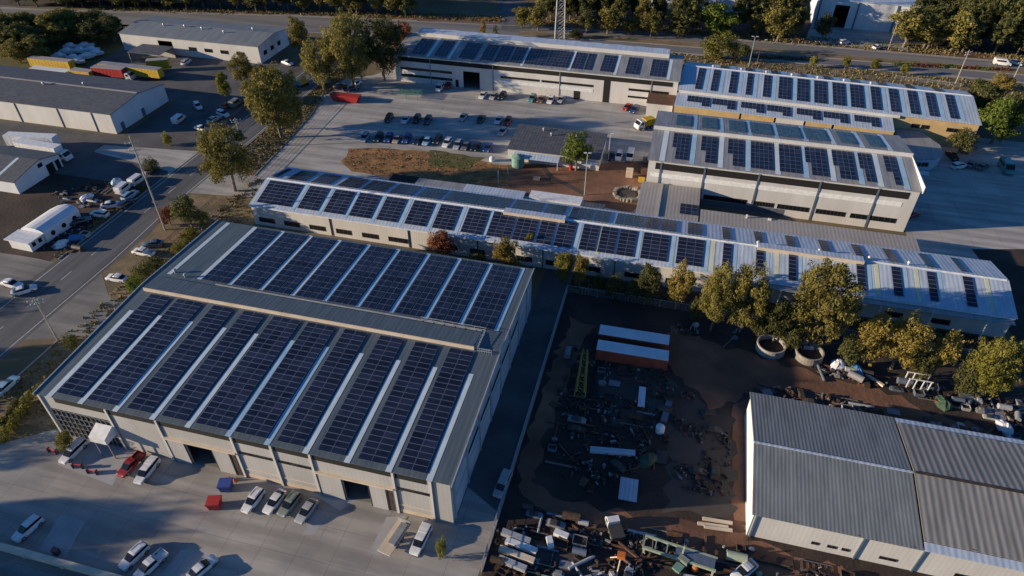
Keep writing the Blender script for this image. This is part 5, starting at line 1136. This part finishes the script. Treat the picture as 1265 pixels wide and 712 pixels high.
def lamp(u,v,vt,label,mat='galvanised',L_=1.2,dbl=False):
    x,y=S(u,v); h=topz(x,y,vt); e=empty('street_lamp',(x,y,0),R(10),label,'street lamp')
    b=MB(); b.tube((0,0,0),(0,0,h),.13,.08,8); b.tube((0,0,h-.05),(L_,0,h+.15),.05,.04,6); 
    if dbl: b.tube((0,0,h-.05),(-L_,0,h+.15),.05,.04,6)
    b.build('lamp_post',mat,e)
    for s in ((1,-1) if dbl else (1,)): l=MB(); l.box(s*L_-.35,s*L_+.35,-.16,.16,h+.1,h+.26); l.build('lamp_head','white_metal',e)
lamp(722,241,190,'tall lamp post in the dirt yard in front of the round green tree',dbl=True,L_=.5)
lamp(925,82,46,'grey lamp post behind the striped shed by the highway',dbl=True,L_=.7)
lamp(934,84,50,'reddish lamp post close beside the grey one by the highway',mat='rust')
lamp(751,200,166,'thin light post at the corner of the site office',L_=.4)
lamp(650,30,12,'lamp post at the side road corner near the lattice tower')
lamp(540,148,134,'short lamp post among the middle row cars',L_=.4) if 0 else None
# lattice tower
x,y=S(691,50); lt_=empty('lattice_tower',(x,y,0),R(14),'tall steel lattice tower rising behind the cream shed roof','tower')
def twp(z,k):
    w=1.7-.022*z; return Vector(((w if k in(0,3) else -w),(w if k in(0,1) else -w),z))
for k in range(4):
    mb=MB(); mb.tube(twp(0,k),twp(42,k),.13,.1,6); mb.build('leg','galvanised',lt_)
mb=MB()
for i in range(16):
    z0,z1=i*2.6,(i+1)*2.6
    for k in range(4):
        j=(k+1)%4; mb.tube(twp(z0,k),twp(z1,j),.06,n=4); mb.tube(twp(z0,j),twp(z1,k),.06,n=4); mb.tube(twp(z1,k),twp(z1,j),.06,n=4)
mb.build('bracing','galvanised',lt_)
# fences
def fence(a,b,h,label,mat='galvanised',step=3.0,wires=6,base=None,name='wire_fence'):
    a=Vector(a);b=Vector(b);d=b-a;Ln=d.length; e=empty(name,(a.x,a.y,0),math.atan2(d.y,d.x),label,'fence')
    n=max(1,round(Ln/step)); p=MB()
    for k in range(n+1): x=Ln*k/n; p.tube((x,0,0),(x,0,h),.045,n=6)
    p.build('posts',mat,e)
    w=MB()
    for k in range(wires): z=.2+(h-.22)*k/(wires-1); w.box(0,Ln,-.012,.012,z-.012,z+.012)
    w.box(0,Ln,-.035,.035,h-.03,h+.04); 
    for k in range(int(Ln/.6)): w.box(k*.6,k*.6+.015,-.006,.006,.1,h)
    w.build('wire_mesh',mat,e)
    if base: q=MB(); q.box(0,Ln,-.12,.12,0,base); q.build('footing','kerb',e)
fence((-15.3,44),(-15.3,103.5),1.9,'long wire fence on a pale footing between side lane and junkyard',base=.3)
fence((-15.3,103.5),(62,103.2),1.7,'wire fence along the tree row behind the junkyard')
fence(S(300,226),S(400,128),1.5,'dark fence along the street edge of the upper car park',mat='gutter')
fence((-101.4,88),(-101.4,117),1.1,'low fence on the verge beside the huge warehouse',mat='gutter')
fence(S(1186,108),S(1105,98),1.2,'thin fence on the near highway verge',mat='galvanised')
fence((-121.2,140),(-121.6,196),1.6,'fence between depot yard and street',mat='gutter')
fence(S(860,240),S(790,268),1.2,'pale railing on the link roof edge beside the stone ring',mat='white_metal') if 0 else None
# ================================================================== junkyard
SG={}
def junk_proto():
    # returns dict kind -> list of (part name, mesh)
    d={}
    def mk(kind,parts): d[kind]=[(n,mb.mesh(n,[m])) for n,m,mb in parts]
    b=MB(); b.box(-3,3,-.15,-.11,0,.4);  b2=MB(); b2.box(-3,3,-.11,.11,.0,.04); b2.box(-3,3,-.11,.11,.36,.4); b3=MB(); b3.box(-3,3,.11,.15,0,.4)
    mk('steel_beam',[('flange','rust',b),('web','rust',b2),('flange','rust',b3)])
    b=MB(); b.tube((-2.5,0,.3),(2.5,0,.3),.3,n=12); c=MB(); c.tube((2.5,0,.3),(2.58,0,.3),.38,n=12); mk('steel_pipe',[('pipe_body','grey_metal',b),('flange','rust',c)])
    b=MB(); b.tube((0,0,0),(0,0,.9),.3,n=14); c=MB(); c.tube((0,0,.3),(0,0,.34),.32,n=14); c.tube((0,0,.6),(0,0,.64),.32,n=14); mk('oil_drum',[('drum_body','rust',b),('drum_hoop','rust_dark',c)])
    b=MB(); 
    for k in range(12):
        a0,a1=k/12*6.283,(k+1)/12*6.283; b.hexa([(.3*math.cos(a0),.3*math.sin(a0),0),(.55*math.cos(a0),.55*math.sin(a0),.03),(.55*math.cos(a1),.55*math.sin(a1),.03),(.3*math.cos(a1),.3*math.sin(a1),0),(.3*math.cos(a0),.3*math.sin(a0),.25),(.55*math.cos(a0),.55*math.sin(a0),.22),(.55*math.cos(a1),.55*math.sin(a1),.22),(.3*math.cos(a1),.3*math.sin(a1),.25)])
    b2=MB(); b2.v=[(x+.1,y_+.05,z+.26) for x,y_,z in b.v]; b2.f=list(b.f); b2.m=list(b.m); mk('tyre_stack',[('tyre','black_rubber',b),('tyre','black_rubber',b2)])
    b=MB(); b.loft([ring(-2.1,.7,.1,.6),ring(-1.4,.85,.05,.75),ring(.9,.86,.05,.72),ring(2.0,.7,.1,.5)]); c=MB(); c.loft([g4(-1.2,.7,.72,1.0),g4(.2,.7,.72,1.05),g4(.9,.65,.7,.76)]); mk('car_wreck',[('wreck_body','rust_dark',b),('wreck_cabin','gutter',c)])
    b=MB(); 
    for s in ((-1.2,1.2,-.9,-.82),(-1.2,1.2,.82,.9),(-1.2,-1.12,-.82,.82),(1.12,1.2,-.82,.82)): b.box(s[0],s[1],s[2],s[3],0,1.1)
    c=MB(); c.box(-1.12,1.12,-.82,.82,.05,.75); mk('scrap_bin',[('bin_wall','rust',b),('bin_load','rust_dark',c)])
    b=MB(); 
    for y_ in(-.9,.9): b.box(-2.6,2.6,y_-.06,y_+.06,.1,.28)
    c=MB(); 
    for k in range(6): x_=-2.5+k; c.box(x_-.05,x_+.05,-.83,.83,.12,.26)
    mk('steel_ladder',[('rail','rust',b),('rung','rust_dark',c)])
    b=MB(); b.box(-1.5,1.5,-1.0,1.0,.12,.16); b.box(-1.4,1.6,-.9,1.1,.2,.24); b.box(-1.55,1.45,-1.05,.9,.28,.32); c=MB(); c.box(-1.3,1.3,-.7,-.6,0,.12); c2=MB(); c2.box(-1.3,1.3,.6,.7,0,.12); mk('sheet_stack',[('sheet','grey_metal',b),('bearer','bark',c),('bearer','bark',c2)])
    b=MB(); b.box(-.7,.7,-.5,.5,.1,.8); b.box(-.3,.5,-.3,.3,.8,1.2); c=MB(); c.tube((-.9,0,.5),(.9,0,.5),.35,n=12); e=MB(); e.box(-.9,.9,-.55,-.45,0,.1); e.box(-.9,.9,.45,.55,0,.1); mk('engine_block',[('casing','rust_dark',b),('drum','grey_metal',c),('skid','rust',e)])
    b=MB(); b.tube((-1.6,0,1.0),(1.6,0,1.0),.8,n=16); c=MB(); c.box(-1.2,-.9,-.7,.7,0,.4); c2=MB(); c2.box(.9,1.2,-.7,.7,0,.4); mk('steel_tank',[('tank_body','steel_blue',b),('saddle','rust',c),('saddle','rust',c2)])
    return d
JP=junk_proto()
def junk(kind,x,y,rz,label,cat,group=None,mat=None,s=1.0,sx=None,z=0.0):
    e=empty(kind,(x,y,z),rz,label,cat,group); e.scale=(s*(sx or 1),s,s)
    for i,(n,me) in enumerate(JP[kind]):
        o=link(n,me,e)
        if mat and i==0: setm(o,mat)
    return e
CATJ={'steel_beam':'steel beam','steel_pipe':'pipe','oil_drum':'drum','tyre_stack':'tyre stack','car_wreck':'car wreck','scrap_bin':'scrap bin','steel_ladder':'ladder','sheet_stack':'sheet stack','engine_block':'machinery','steel_tank':'tank'}
MATJ={'dark':['rust_dark','rust_dark','gutter','gutter','rust','grey_metal'],'mix':['rust','rust_dark','grey_metal','steel_blue','gutter','grey_metal','galvanised','rust_dark'],'lit':['galvanised','rust','rust','rust_dark','gutter','rust_dark','grey_metal','steel_blue','grey_metal','pale_green_metal']}  # shade painted into scrap colours: dark set for shaded zones, lit for sunny
jr=random.Random(17)
taken=[]
def scatter(zone,poly,n,kinds,mats,zl):
    P_=pix(*poly); xs=[p[0] for p in P_]; ys=[p[1] for p in P_]
    def inside(x,y):
        c=False; j=len(P_)-1
        for i in range(len(P_)):
            if (P_[i][1]>y)!=(P_[j][1]>y) and x<(P_[j][0]-P_[i][0])*(y-P_[i][1])/(P_[j][1]-P_[i][1])+P_[i][0]: c=not c
            j=i
        return c
    t=0;k=0
    while k<n and t<n*60:
        t+=1; x=jr.uniform(min(xs),max(xs)); y=jr.uniform(min(ys),max(ys))
        if not inside(x,y) or any((x-a)**2+(y-b)**2<1.9 for a,b in taken): continue
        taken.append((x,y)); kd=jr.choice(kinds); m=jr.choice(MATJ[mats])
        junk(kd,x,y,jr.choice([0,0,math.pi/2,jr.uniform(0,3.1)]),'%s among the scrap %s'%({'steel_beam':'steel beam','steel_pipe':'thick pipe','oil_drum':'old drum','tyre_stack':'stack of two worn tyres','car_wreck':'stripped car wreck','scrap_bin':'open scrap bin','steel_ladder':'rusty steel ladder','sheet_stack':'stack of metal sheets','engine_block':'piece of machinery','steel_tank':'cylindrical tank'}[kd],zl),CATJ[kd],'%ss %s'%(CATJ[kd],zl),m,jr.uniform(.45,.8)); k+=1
    # small rubble that nobody could count
    mb=MB(); k=0
    A_=abs(sum(P_[i][0]*P_[(i+1)%len(P_)][1]-P_[(i+1)%len(P_)][0]*P_[i][1] for i in range(len(P_)))/2)
    cl=[(jr.uniform(min(xs),max(xs)),jr.uniform(min(ys),max(ys))) for _ in range(int(A_/12)+3)]
    for cx_,cy_ in cl:
        if not inside(cx_,cy_): continue
        for q in range(20):
            x=cx_+jr.gauss(0,1.0); y=cy_+jr.gauss(0,1.0)
            if not inside(x,y): continue
            s=jr.uniform(.08,.32); l=s*jr.uniform(1,4); a=jr.uniform(0,3.1); c,s_=math.cos(a),math.sin(a); h=jr.uniform(.1,.55); ti=jr.uniform(-.2,.3)
            pp=[(-l/2,-s/2),(l/2,-s/2),(l/2,s/2),(-l/2,s/2)]; mi=jr.choice([0,0,0,2,2,1,3] if mats=='dark' else [0,0,1,2,3,3] if mats=='mix' else [0,0,0,1,1,2,2,3,4])  # debris tones follow the zone, darkened where the yard lies in shade
            mb.hexa([(x+u_*c-v_*s_,y+u_*s_+v_*c,0) for u_,v_ in pp]+[(x+u_*c-v_*s_,y+u_*s_+v_*c,h+ti*u_) for u_,v_ in pp],mi)
    if mb.f:
        o=mb.build('scrap_debris',['rust_dark','rust','gutter','grey_metal','galvanised','trim_sand']); tag(o,'loose small scrap scattered over the ground '+zl,'scrap','loose scrap',kind='stuff')
ALLK=['steel_beam','steel_pipe','oil_drum','tyre_stack','car_wreck','scrap_bin','steel_ladder','sheet_stack','engine_block','steel_tank','engine_block','steel_beam']
# reserved spots
for q in ((782,435),(785,415),(717,465),(791,490),(775,603),(755,555),(818,527),(952,430),(998,440),(762,660),(830,682),(760,695)):
    p=S(*q); taken+= [p,(p[0]+1.5,p[1]),(p[0]-1.5,p[1])]
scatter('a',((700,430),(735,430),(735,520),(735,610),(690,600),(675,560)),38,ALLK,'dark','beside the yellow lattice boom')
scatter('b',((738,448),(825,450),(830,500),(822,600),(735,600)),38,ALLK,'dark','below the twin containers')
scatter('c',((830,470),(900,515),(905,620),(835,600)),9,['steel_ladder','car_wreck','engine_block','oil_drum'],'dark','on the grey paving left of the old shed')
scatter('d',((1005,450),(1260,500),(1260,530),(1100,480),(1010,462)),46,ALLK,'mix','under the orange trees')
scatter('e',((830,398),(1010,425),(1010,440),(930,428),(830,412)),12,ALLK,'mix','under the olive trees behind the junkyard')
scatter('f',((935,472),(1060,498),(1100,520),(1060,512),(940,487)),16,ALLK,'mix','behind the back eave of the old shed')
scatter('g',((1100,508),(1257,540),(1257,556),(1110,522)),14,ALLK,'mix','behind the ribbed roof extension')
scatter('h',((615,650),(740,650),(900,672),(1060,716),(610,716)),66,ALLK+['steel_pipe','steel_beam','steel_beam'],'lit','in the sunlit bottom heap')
scatter('i',((640,625),(700,640),(900,680),(700,680)),14,ALLK,'mix','just above the bottom heap')
scatter('j',((20,250),(120,225),(160,232),(110,258),(60,250)),12,['engine_block','oil_drum','steel_ladder','car_wreck','sheet_stack'],'mix','in the roadside yard beside the cottage')
scatter('k',((70,290),(112,280),(100,310),(50,312)),9,['engine_block','oil_drum','steel_tank','sheet_stack','scrap_bin'],'lit','in front of the white prefabricated shed')
# prominent pieces
def container(x,y,rz,side,roofm,label):
    e=empty('shipping_container',(x,y,0),rz,label,'container'); Lc,Wc,Hc=12.2,2.44,2.6
    b=MB(); b.box(0,Lc,0,Wc,.12,Hc-.06)
    for k in range(40): x_=.15+k*.3; b.box(x_,x_+.13,-.03,-.001,.25,Hc-.2); b.box(x_,x_+.13,Wc+.001,Wc+.03,.25,Hc-.2)
    b.build('body',side,e); piece(e,'roof',roofm,(-.02,Lc+.02,-.04,Wc+.04,Hc-.058,Hc+.02)); piece(e,'door',side,(Lc+.002,Lc+.06,.1,1.2,.2,2.4),(Lc+.002,Lc+.06,1.25,2.35,.2,2.4))
    piece(e,'base_frame','rust_dark',(0,Lc,.0,Wc,0,.118))
container(-7.0,86.3,R(1),'container_rust','wall_white','rust-red shipping container with dirty white roof, nearer of the twin containers')
container(-7.2,90.3,R(1),'container_rust','wall_white','rust-red shipping container with dirty white roof, farther of the twin containers')
# yellow lattice boom lying on blocks
a=Vector((*S(716,492),.5)); b=Vector((*S(722,444),2.4)); d=(b-a)
yb=empty('lattice_boom',(a.x,a.y,0),math.atan2(d.y,d.x),'yellow lattice crane boom propped up in the dark junkyard','crane boom')
Lb=math.hypot(d.x,d.y); ch=[]
for i_,(yy,zz) in enumerate(((-.9,0),(.9,0),(-.6,1.0),(.6,1.0))):
    mb=MB(); mb.tube((0,yy,.4+zz),(Lb,yy*.6,1.6+zz*.8),.11,n=6); mb.build('chord','boom_yellow',yb)
mb=MB()
for k in range(6):
    x0,x1=Lb*k/6,Lb*(k+1)/6
    f=lambda x,yy,zz:(x,yy*(1-.4*x/Lb),.4+zz+(1.2-.2*zz)*x/Lb)
    mb.tube(f(x0,-.9,0),f(x1,.9,0),.06,n=5); mb.tube(f(x0,-.6,1),f(x1,.6,1),.06,n=5); mb.tube(f(x0,-.9,0),f(x0,.9,0),.07,n=5); mb.tube(f(x0,-.9,0),f(x1,-.6,1),.06,n=5); mb.tube(f(x0,.9,0),f(x1,.6,1),.06,n=5)
mb.build('lacing','boom_yellow',yb); piece(yb,'support_block','rust_dark',(Lb-.8,Lb-.3,-.7,.7,0,1.4),(.1,.6,-1,1,0,.35))
def slab(name,mat,u0,v0,u1,v1,w,h,label,cat,legs='gutter',base=.25,parts=None):
    x0,y0=S(u0,v0,base+h);x1,y1=S(u1,v1,base+h); Ls=math.dist((x0,y0),(x1,y1)); e=empty(name,(x0,y0,0),math.atan2(y1-y0,x1-x0),label,cat)
    piece(e,'panel',mat,(0,Ls,-w/2,w/2,base,base+h)); [piece(e,'bearer',legs,(Ls*t-.08,Ls*t+.08,-w/2+.05,w/2-.05,0,base-.002)) for t in (.15,.5,.85)]; return e
slab('sheet_bundle','wall_white',792,502,794,478,1.1,.3,'upright white panel bundle in the middle of the dark junkyard','panel')
slab('steel_girder','wall_grey',729,554,785,559,.9,.6,'long pale grey girder lying across the dark junkyard','girder')
slab('steel_plate','wall_grey',775,618,778,591,2.6,.2,'square grey-blue steel tray in the lower dark junkyard','steel tray')
slab('blue_frame','steel_blue',820,520,828,492,1.0,.5,'blue-grey truck chassis standing below the twin containers','chassis')
slab('timber_beam','trim_sand',1070,462,1092,476,.5,.35,'sandy beam beside the junkyard track','beam')
slab('white_plank','wall_white',1160,489,1169,494,.6,.3,'short white slab on the right of the junkyard','slab')
slab('steel_rail','galvanised',930,445,972,460,.3,.3,'thin pale rail beside the concrete rings','rail') if 0 else None
tank(815,533,.7,1.1,'white_metal','small white tank beside the blue-grey chassis')
for u,v,lb,r_t in ((951,432,'pale open concrete ring tank, left of two',2.5),(998,441,'darker open concrete ring tank, right of two',2.4)):
    x,y=S(u,v); e=empty('concrete_ring',(x,y,0),0,lb,'tank'); mb=MB(); n=28
    for k in range(n):
        a0,a1=k/n*6.2832,(k+1)/n*6.2832; ri=r_t-.22
        mb.hexa([(ri*math.cos(a0),ri*math.sin(a0),0),(r_t*math.cos(a0),r_t*math.sin(a0),0),(r_t*math.cos(a1),r_t*math.sin(a1),0),(ri*math.cos(a1),ri*math.sin(a1),0),(ri*math.cos(a0),ri*math.sin(a0),1.5),(r_t*math.cos(a0),r_t*math.sin(a0),1.5),(r_t*math.cos(a1),r_t*math.sin(a1),1.5),(ri*math.cos(a1),ri*math.sin(a1),1.5)])
    mb.build('ring_wall','kerb' if 'pale' in lb else 'stone',e); mb=MB(); mb.tube((0,0,0),(0,0,.4),r_t-.25,n=24); mb.build('ring_fill','rust_dark',e)
wr=empty('steel_rack',(*S(1118,480),0),0,'white ladder-shaped rack standing in the junkyard by the trees','rack')
for k in range(4): piece(wr,'rack_post','white_metal',(k*1.1,k*1.1+.14,0,.14,0,2.2),(k*1.1,k*1.1+.14,1.6,1.74,0,2.2))
piece(wr,'rack_rail','white_metal',(-.1,3.6,.02,.12,2.2,2.34),(-.1,3.6,1.62,1.72,2.2,2.34))
for i,(u,v,c,lb) in enumerate(((1058,460,'tarp_blue','bright blue tarp-covered bundle in the junkyard by the trees'),(1035,452,'wall_white','white-blue crumpled sheet pile near the concrete rings'),(1240,530,'wall_white','pale sheet pile at the right edge behind the ribbed roof'),(1165,500,'dark_tarp','green covered bundle at the right of the junkyard'),(800,570,'dark_tarp','dark green bundle below the blue-grey chassis'),(93,296,'tarp_blue','bright blue tarp heap in front of the white prefabricated shed'),(77,303,'wall_white','white heap left of the blue tarp'),(108,246,'light','white and blue cart tipped up in the roadside yard'),(144,226,'light2','pale blue covered trailer beside the two white vans'))):
    x,y=S(u,v); rr=random.Random(i); mb=MB(); n=10; rings=[]
    for kz,(zz,q) in enumerate(((0,1.0),(.5,.95),(.95,.6),(1.15,.2))): rings.append([(math.cos(t/n*6.283)*1.7*q*rr.uniform(.8,1.15),math.sin(t/n*6.283)*1.1*q*rr.uniform(.8,1.15),zz*rr.uniform(.85,1.1)) for t in range(n)])
    mb.loft(rings); c={'light':'wall_white','light2':'skylight_blue'}.get(c,c)
    one(mb,'covered_bundle',c,lb,'bundle',loc=(x,y,0),rz=rr.uniform(0,3),fix=True)
# bottom heap highlights
for i,(u0,v0,u1,v1,m,lb) in enumerate(((620,655,655,668,'galvanised','pale long panel, topmost in the stack at the bottom beside the lane'),(625,666,663,680,'white_metal','white long panel, second in the stack beside the lane'),(617,676,660,692,'trim_sand','sandy long panel, third in the stack beside the lane'),(616,688,650,702,'galvanised','grey long panel, lowest in the stack beside the lane'),(685,655,702,662,'white_metal','short white panel right of the long panel stack'),(678,662,681,675,'wall_white','upright white panel between stack and short panel'))):
    slab('metal_panel',m,u0,v0,u1,v1,.8,.7,lb,'panel')
trpx(764,662,760,650,1.5,2.6,'white','gutter','white-cabbed truck in the sunlit heap at the bottom',h=.7).scale=(.72,.72,.72)
gt=empty('gantry_crane',(*S(792,684),0),R(-6),'long pale green gantry frame lying in the bottom heap','gantry')
for yy in (0,1.8):
    piece(gt,'girder','pale_green_metal',(0,9.5,yy,yy+.25,1.1,1.5))
piece(gt,'cross_tie','pale_green_metal',*[(k*1.5,k*1.5+.15,.26,1.79,1.2,1.4) for k in range(7)])
piece(gt,'leg','pale_green_metal',(.1,.35,.0,.2,0,1.09),(9.1,9.35,0,.2,0,1.09),(.1,.35,1.85,2.0,0,1.09),(9.1,9.35,1.85,2.0,0,1.09),(5,5.2,.9,1.1,1.5,3.2))
piece(gt,'deck_plate','steel_blue',(4.2,9.3,.3,1.75,1.41,1.46))
tr3=empty('tripod_hoist',(*S(765,700),0),0,'orange-topped tripod hoist in the bottom heap','hoist')
for k in range(3):
    a=k*2.09+.4; mb=MB(); mb.tube((1.6*math.cos(a),1.6*math.sin(a),0),(0,0,2.4),.09,n=6); mb.build('leg','trim_sand',tr3)
mb=MB(); mb.box(-.5,.5,-.4,.4,2.3,3.0); mb.build('hoist_head','orange_metal',tr3)
trpx(835,704,841,697,1.0,2.0,'green_grey','tank_green','pale green truck beneath the gantry frame at the bottom edge',h=.5,boxw=1.8).scale=(.6,.6,.6)
tank(858,704,.45,.9,'orange_metal','orange drum at the bottom edge below the gantry','drum','drum')
carpx('sedan','white',925,700,915,708,'white car at the bottom edge left of the old shed')
# timber planks lit by sun near the old shed
for i,(u0,v0,u1,v1) in enumerate(((868,640,905,646),(862,646,900,651),(870,650,905,655))):
    slab('timber_plank','trim_sand',u0,v0,u1,v1,.45,.25,'%s sandy timber plank in the sunny patch left of the old shed'%('upper','middle','lower')[i],'plank')
# ================================================================== dry grass tufts (nobody could count them)
def tufts(poly,n,mat,label,name,h=.5,seed=1,clump=.8):
    xs=[p[0] for p in poly]; ys=[p[1] for p in poly]; rr=random.Random(seed); mb=MB(); k=0; t=0
    def inside(x,y):
        c=False; j=len(poly)-1
        for i in range(len(poly)):
            if (poly[i][1]>y)!=(poly[j][1]>y) and x<(poly[j][0]-poly[i][0])*(y-poly[i][1])/(poly[j][1]-poly[i][1])+poly[i][0]: c=not c
            j=i
        return c
    while k<n and t<n*8:
        t+=1; x=rr.uniform(min(xs),max(xs)); y=rr.uniform(min(ys),max(ys))
        if not inside(x,y): continue
        k+=1; m=rr.randrange(3,9)
        for _ in range(m):
            a=rr.uniform(0,6.28); px_=x+rr.gauss(0,.35)*clump; py_=y+rr.gauss(0,.35)*clump; s=rr.uniform(.08,.22); hh=h*rr.uniform(.3,1); lx=rr.uniform(-.2,.2); ly=rr.uniform(-.2,.2)
            mb.face([(px_-s*math.cos(a),py_-s*math.sin(a),.0),(px_+s*math.cos(a),py_+s*math.sin(a),.0),(px_+lx+s*.5*math.cos(a),py_+ly+s*.5*math.sin(a),hh),(px_+lx-s*.4*math.cos(a),py_+ly-s*.4*math.sin(a),hh*.9)])
    o=mb.build(name,mat); tag(o,label,'grass',kind='stuff'); return o
noise_mat('grass_blades',(.13,.10,.04),(.30,.22,.09),.4,.95,c3=(.17,.15,.05))
tufts([(-101.3,50),(-87,50),(-87.4,97),(-87,128),(-98,128),(-101.3,88)],900,'grass_blades','dry grass tufts on the verge between street and warehouse','dry_grass',seed=1)
tufts([(-108.8,132),(-108.8,225),(-104,190),(-101.6,165),(-99.6,145),(-98.8,132)],900,'grass_blades','dry grass tufts on the narrow verge beside the upper car park','dry_grass',seed=2)
tufts(pix((434,184),(480,184),(560,192),(622,206),(628,234),(560,230),(500,221),(438,211),(424,200)),420,'grass_blades','brown grass on the island beside the parked cars','dry_grass',h=.16,seed=3)
tufts([(-109,230),(-60,236),(-20,239),(128,239),(128,222),(76,221),(-85,218),(-100,208)],1500,'grass_blades','dry grass along the near side of the highway','dry_grass',h=.7,seed=4,clump=2)
tufts([(-109,252),(-68,257),(-72,264),(-230,236),(-232,230)],900,'grass_blades','dry grass along the far side of the highway','dry_grass',h=.7,seed=5,clump=2)
tufts([(-54,258),(128,261),(128,270),(-54,266)],900,'grass_blades','dry grass under the trees beyond the highway','dry_grass',h=.7,seed=6,clump=2)
tufts([(-15,104),(63,104),(63,109),(-15,109)],500,'grass_blades','dry grass along the foot of the long workshop','dry_grass',h=.6,seed=7)
tufts([(-121,88),(-120.3,88),(-120.3,118),(-124,118)],150,'grass_blades','dry grass at the far kerb of the street','dry_grass',seed=8)
# ================================================================== camera, light, world
cam=bpy.data.cameras.new('camera'); cam.sensor_width=36; cam.lens=F/1265*36; cam.clip_start=1; cam.clip_end=6000
co=bpy.data.objects.new('camera',cam); COL.objects.link(co); co.location=(0,0,CH); co.rotation_euler=(R(90)-PIT,0,YAW); sc.camera=co
SUN_EL=R(12); to=Vector((-math.cos(R(19)),-math.sin(R(19)),0))
tos=Vector((to.x*math.cos(SUN_EL),to.y*math.cos(SUN_EL),math.sin(SUN_EL)))
sl=bpy.data.lights.new('sun','SUN'); sl.energy=5.0; sl.angle=R(.53); sl.color=(1.0,.80,.56)
so_=bpy.data.objects.new('sun',sl); COL.objects.link(so_); so_.rotation_euler=(-tos).to_track_quat('-Z','Y').to_euler(); so_.location=(-200,-60,120)
w=bpy.data.worlds.new('World'); sc.world=w; w.use_nodes=True
n=w.node_tree.nodes; bg=n['Background']; sk=n.new('ShaderNodeTexSky'); sk.sky_type='NISHITA'; sk.sun_disc=False; sk.ozone_density=6.0; sk.dust_density=.3; sk.air_density=1.0; sk.sun_elevation=SUN_EL; sk.sun_rotation=math.atan2(to.x,to.y)
tn=n.new('ShaderNodeMix'); tn.data_type='RGBA'; tn.blend_type='MULTIPLY'; tn.inputs[0].default_value=1; tn.inputs[7].default_value=(.78,1.03,1.13,1)
w.node_tree.links.new(sk.outputs['Color'],tn.inputs[6]); w.node_tree.links.new(tn.outputs[2],bg.inputs['Color']); bg.inputs['Strength'].default_value=.08
sc.view_settings.view_transform='Standard'; sc.view_settings.look='None'; sc.view_settings.exposure=.6; sc.view_settings.gamma=1
sc.cycles.max_bounces=5; sc.cycles.diffuse_bounces=3
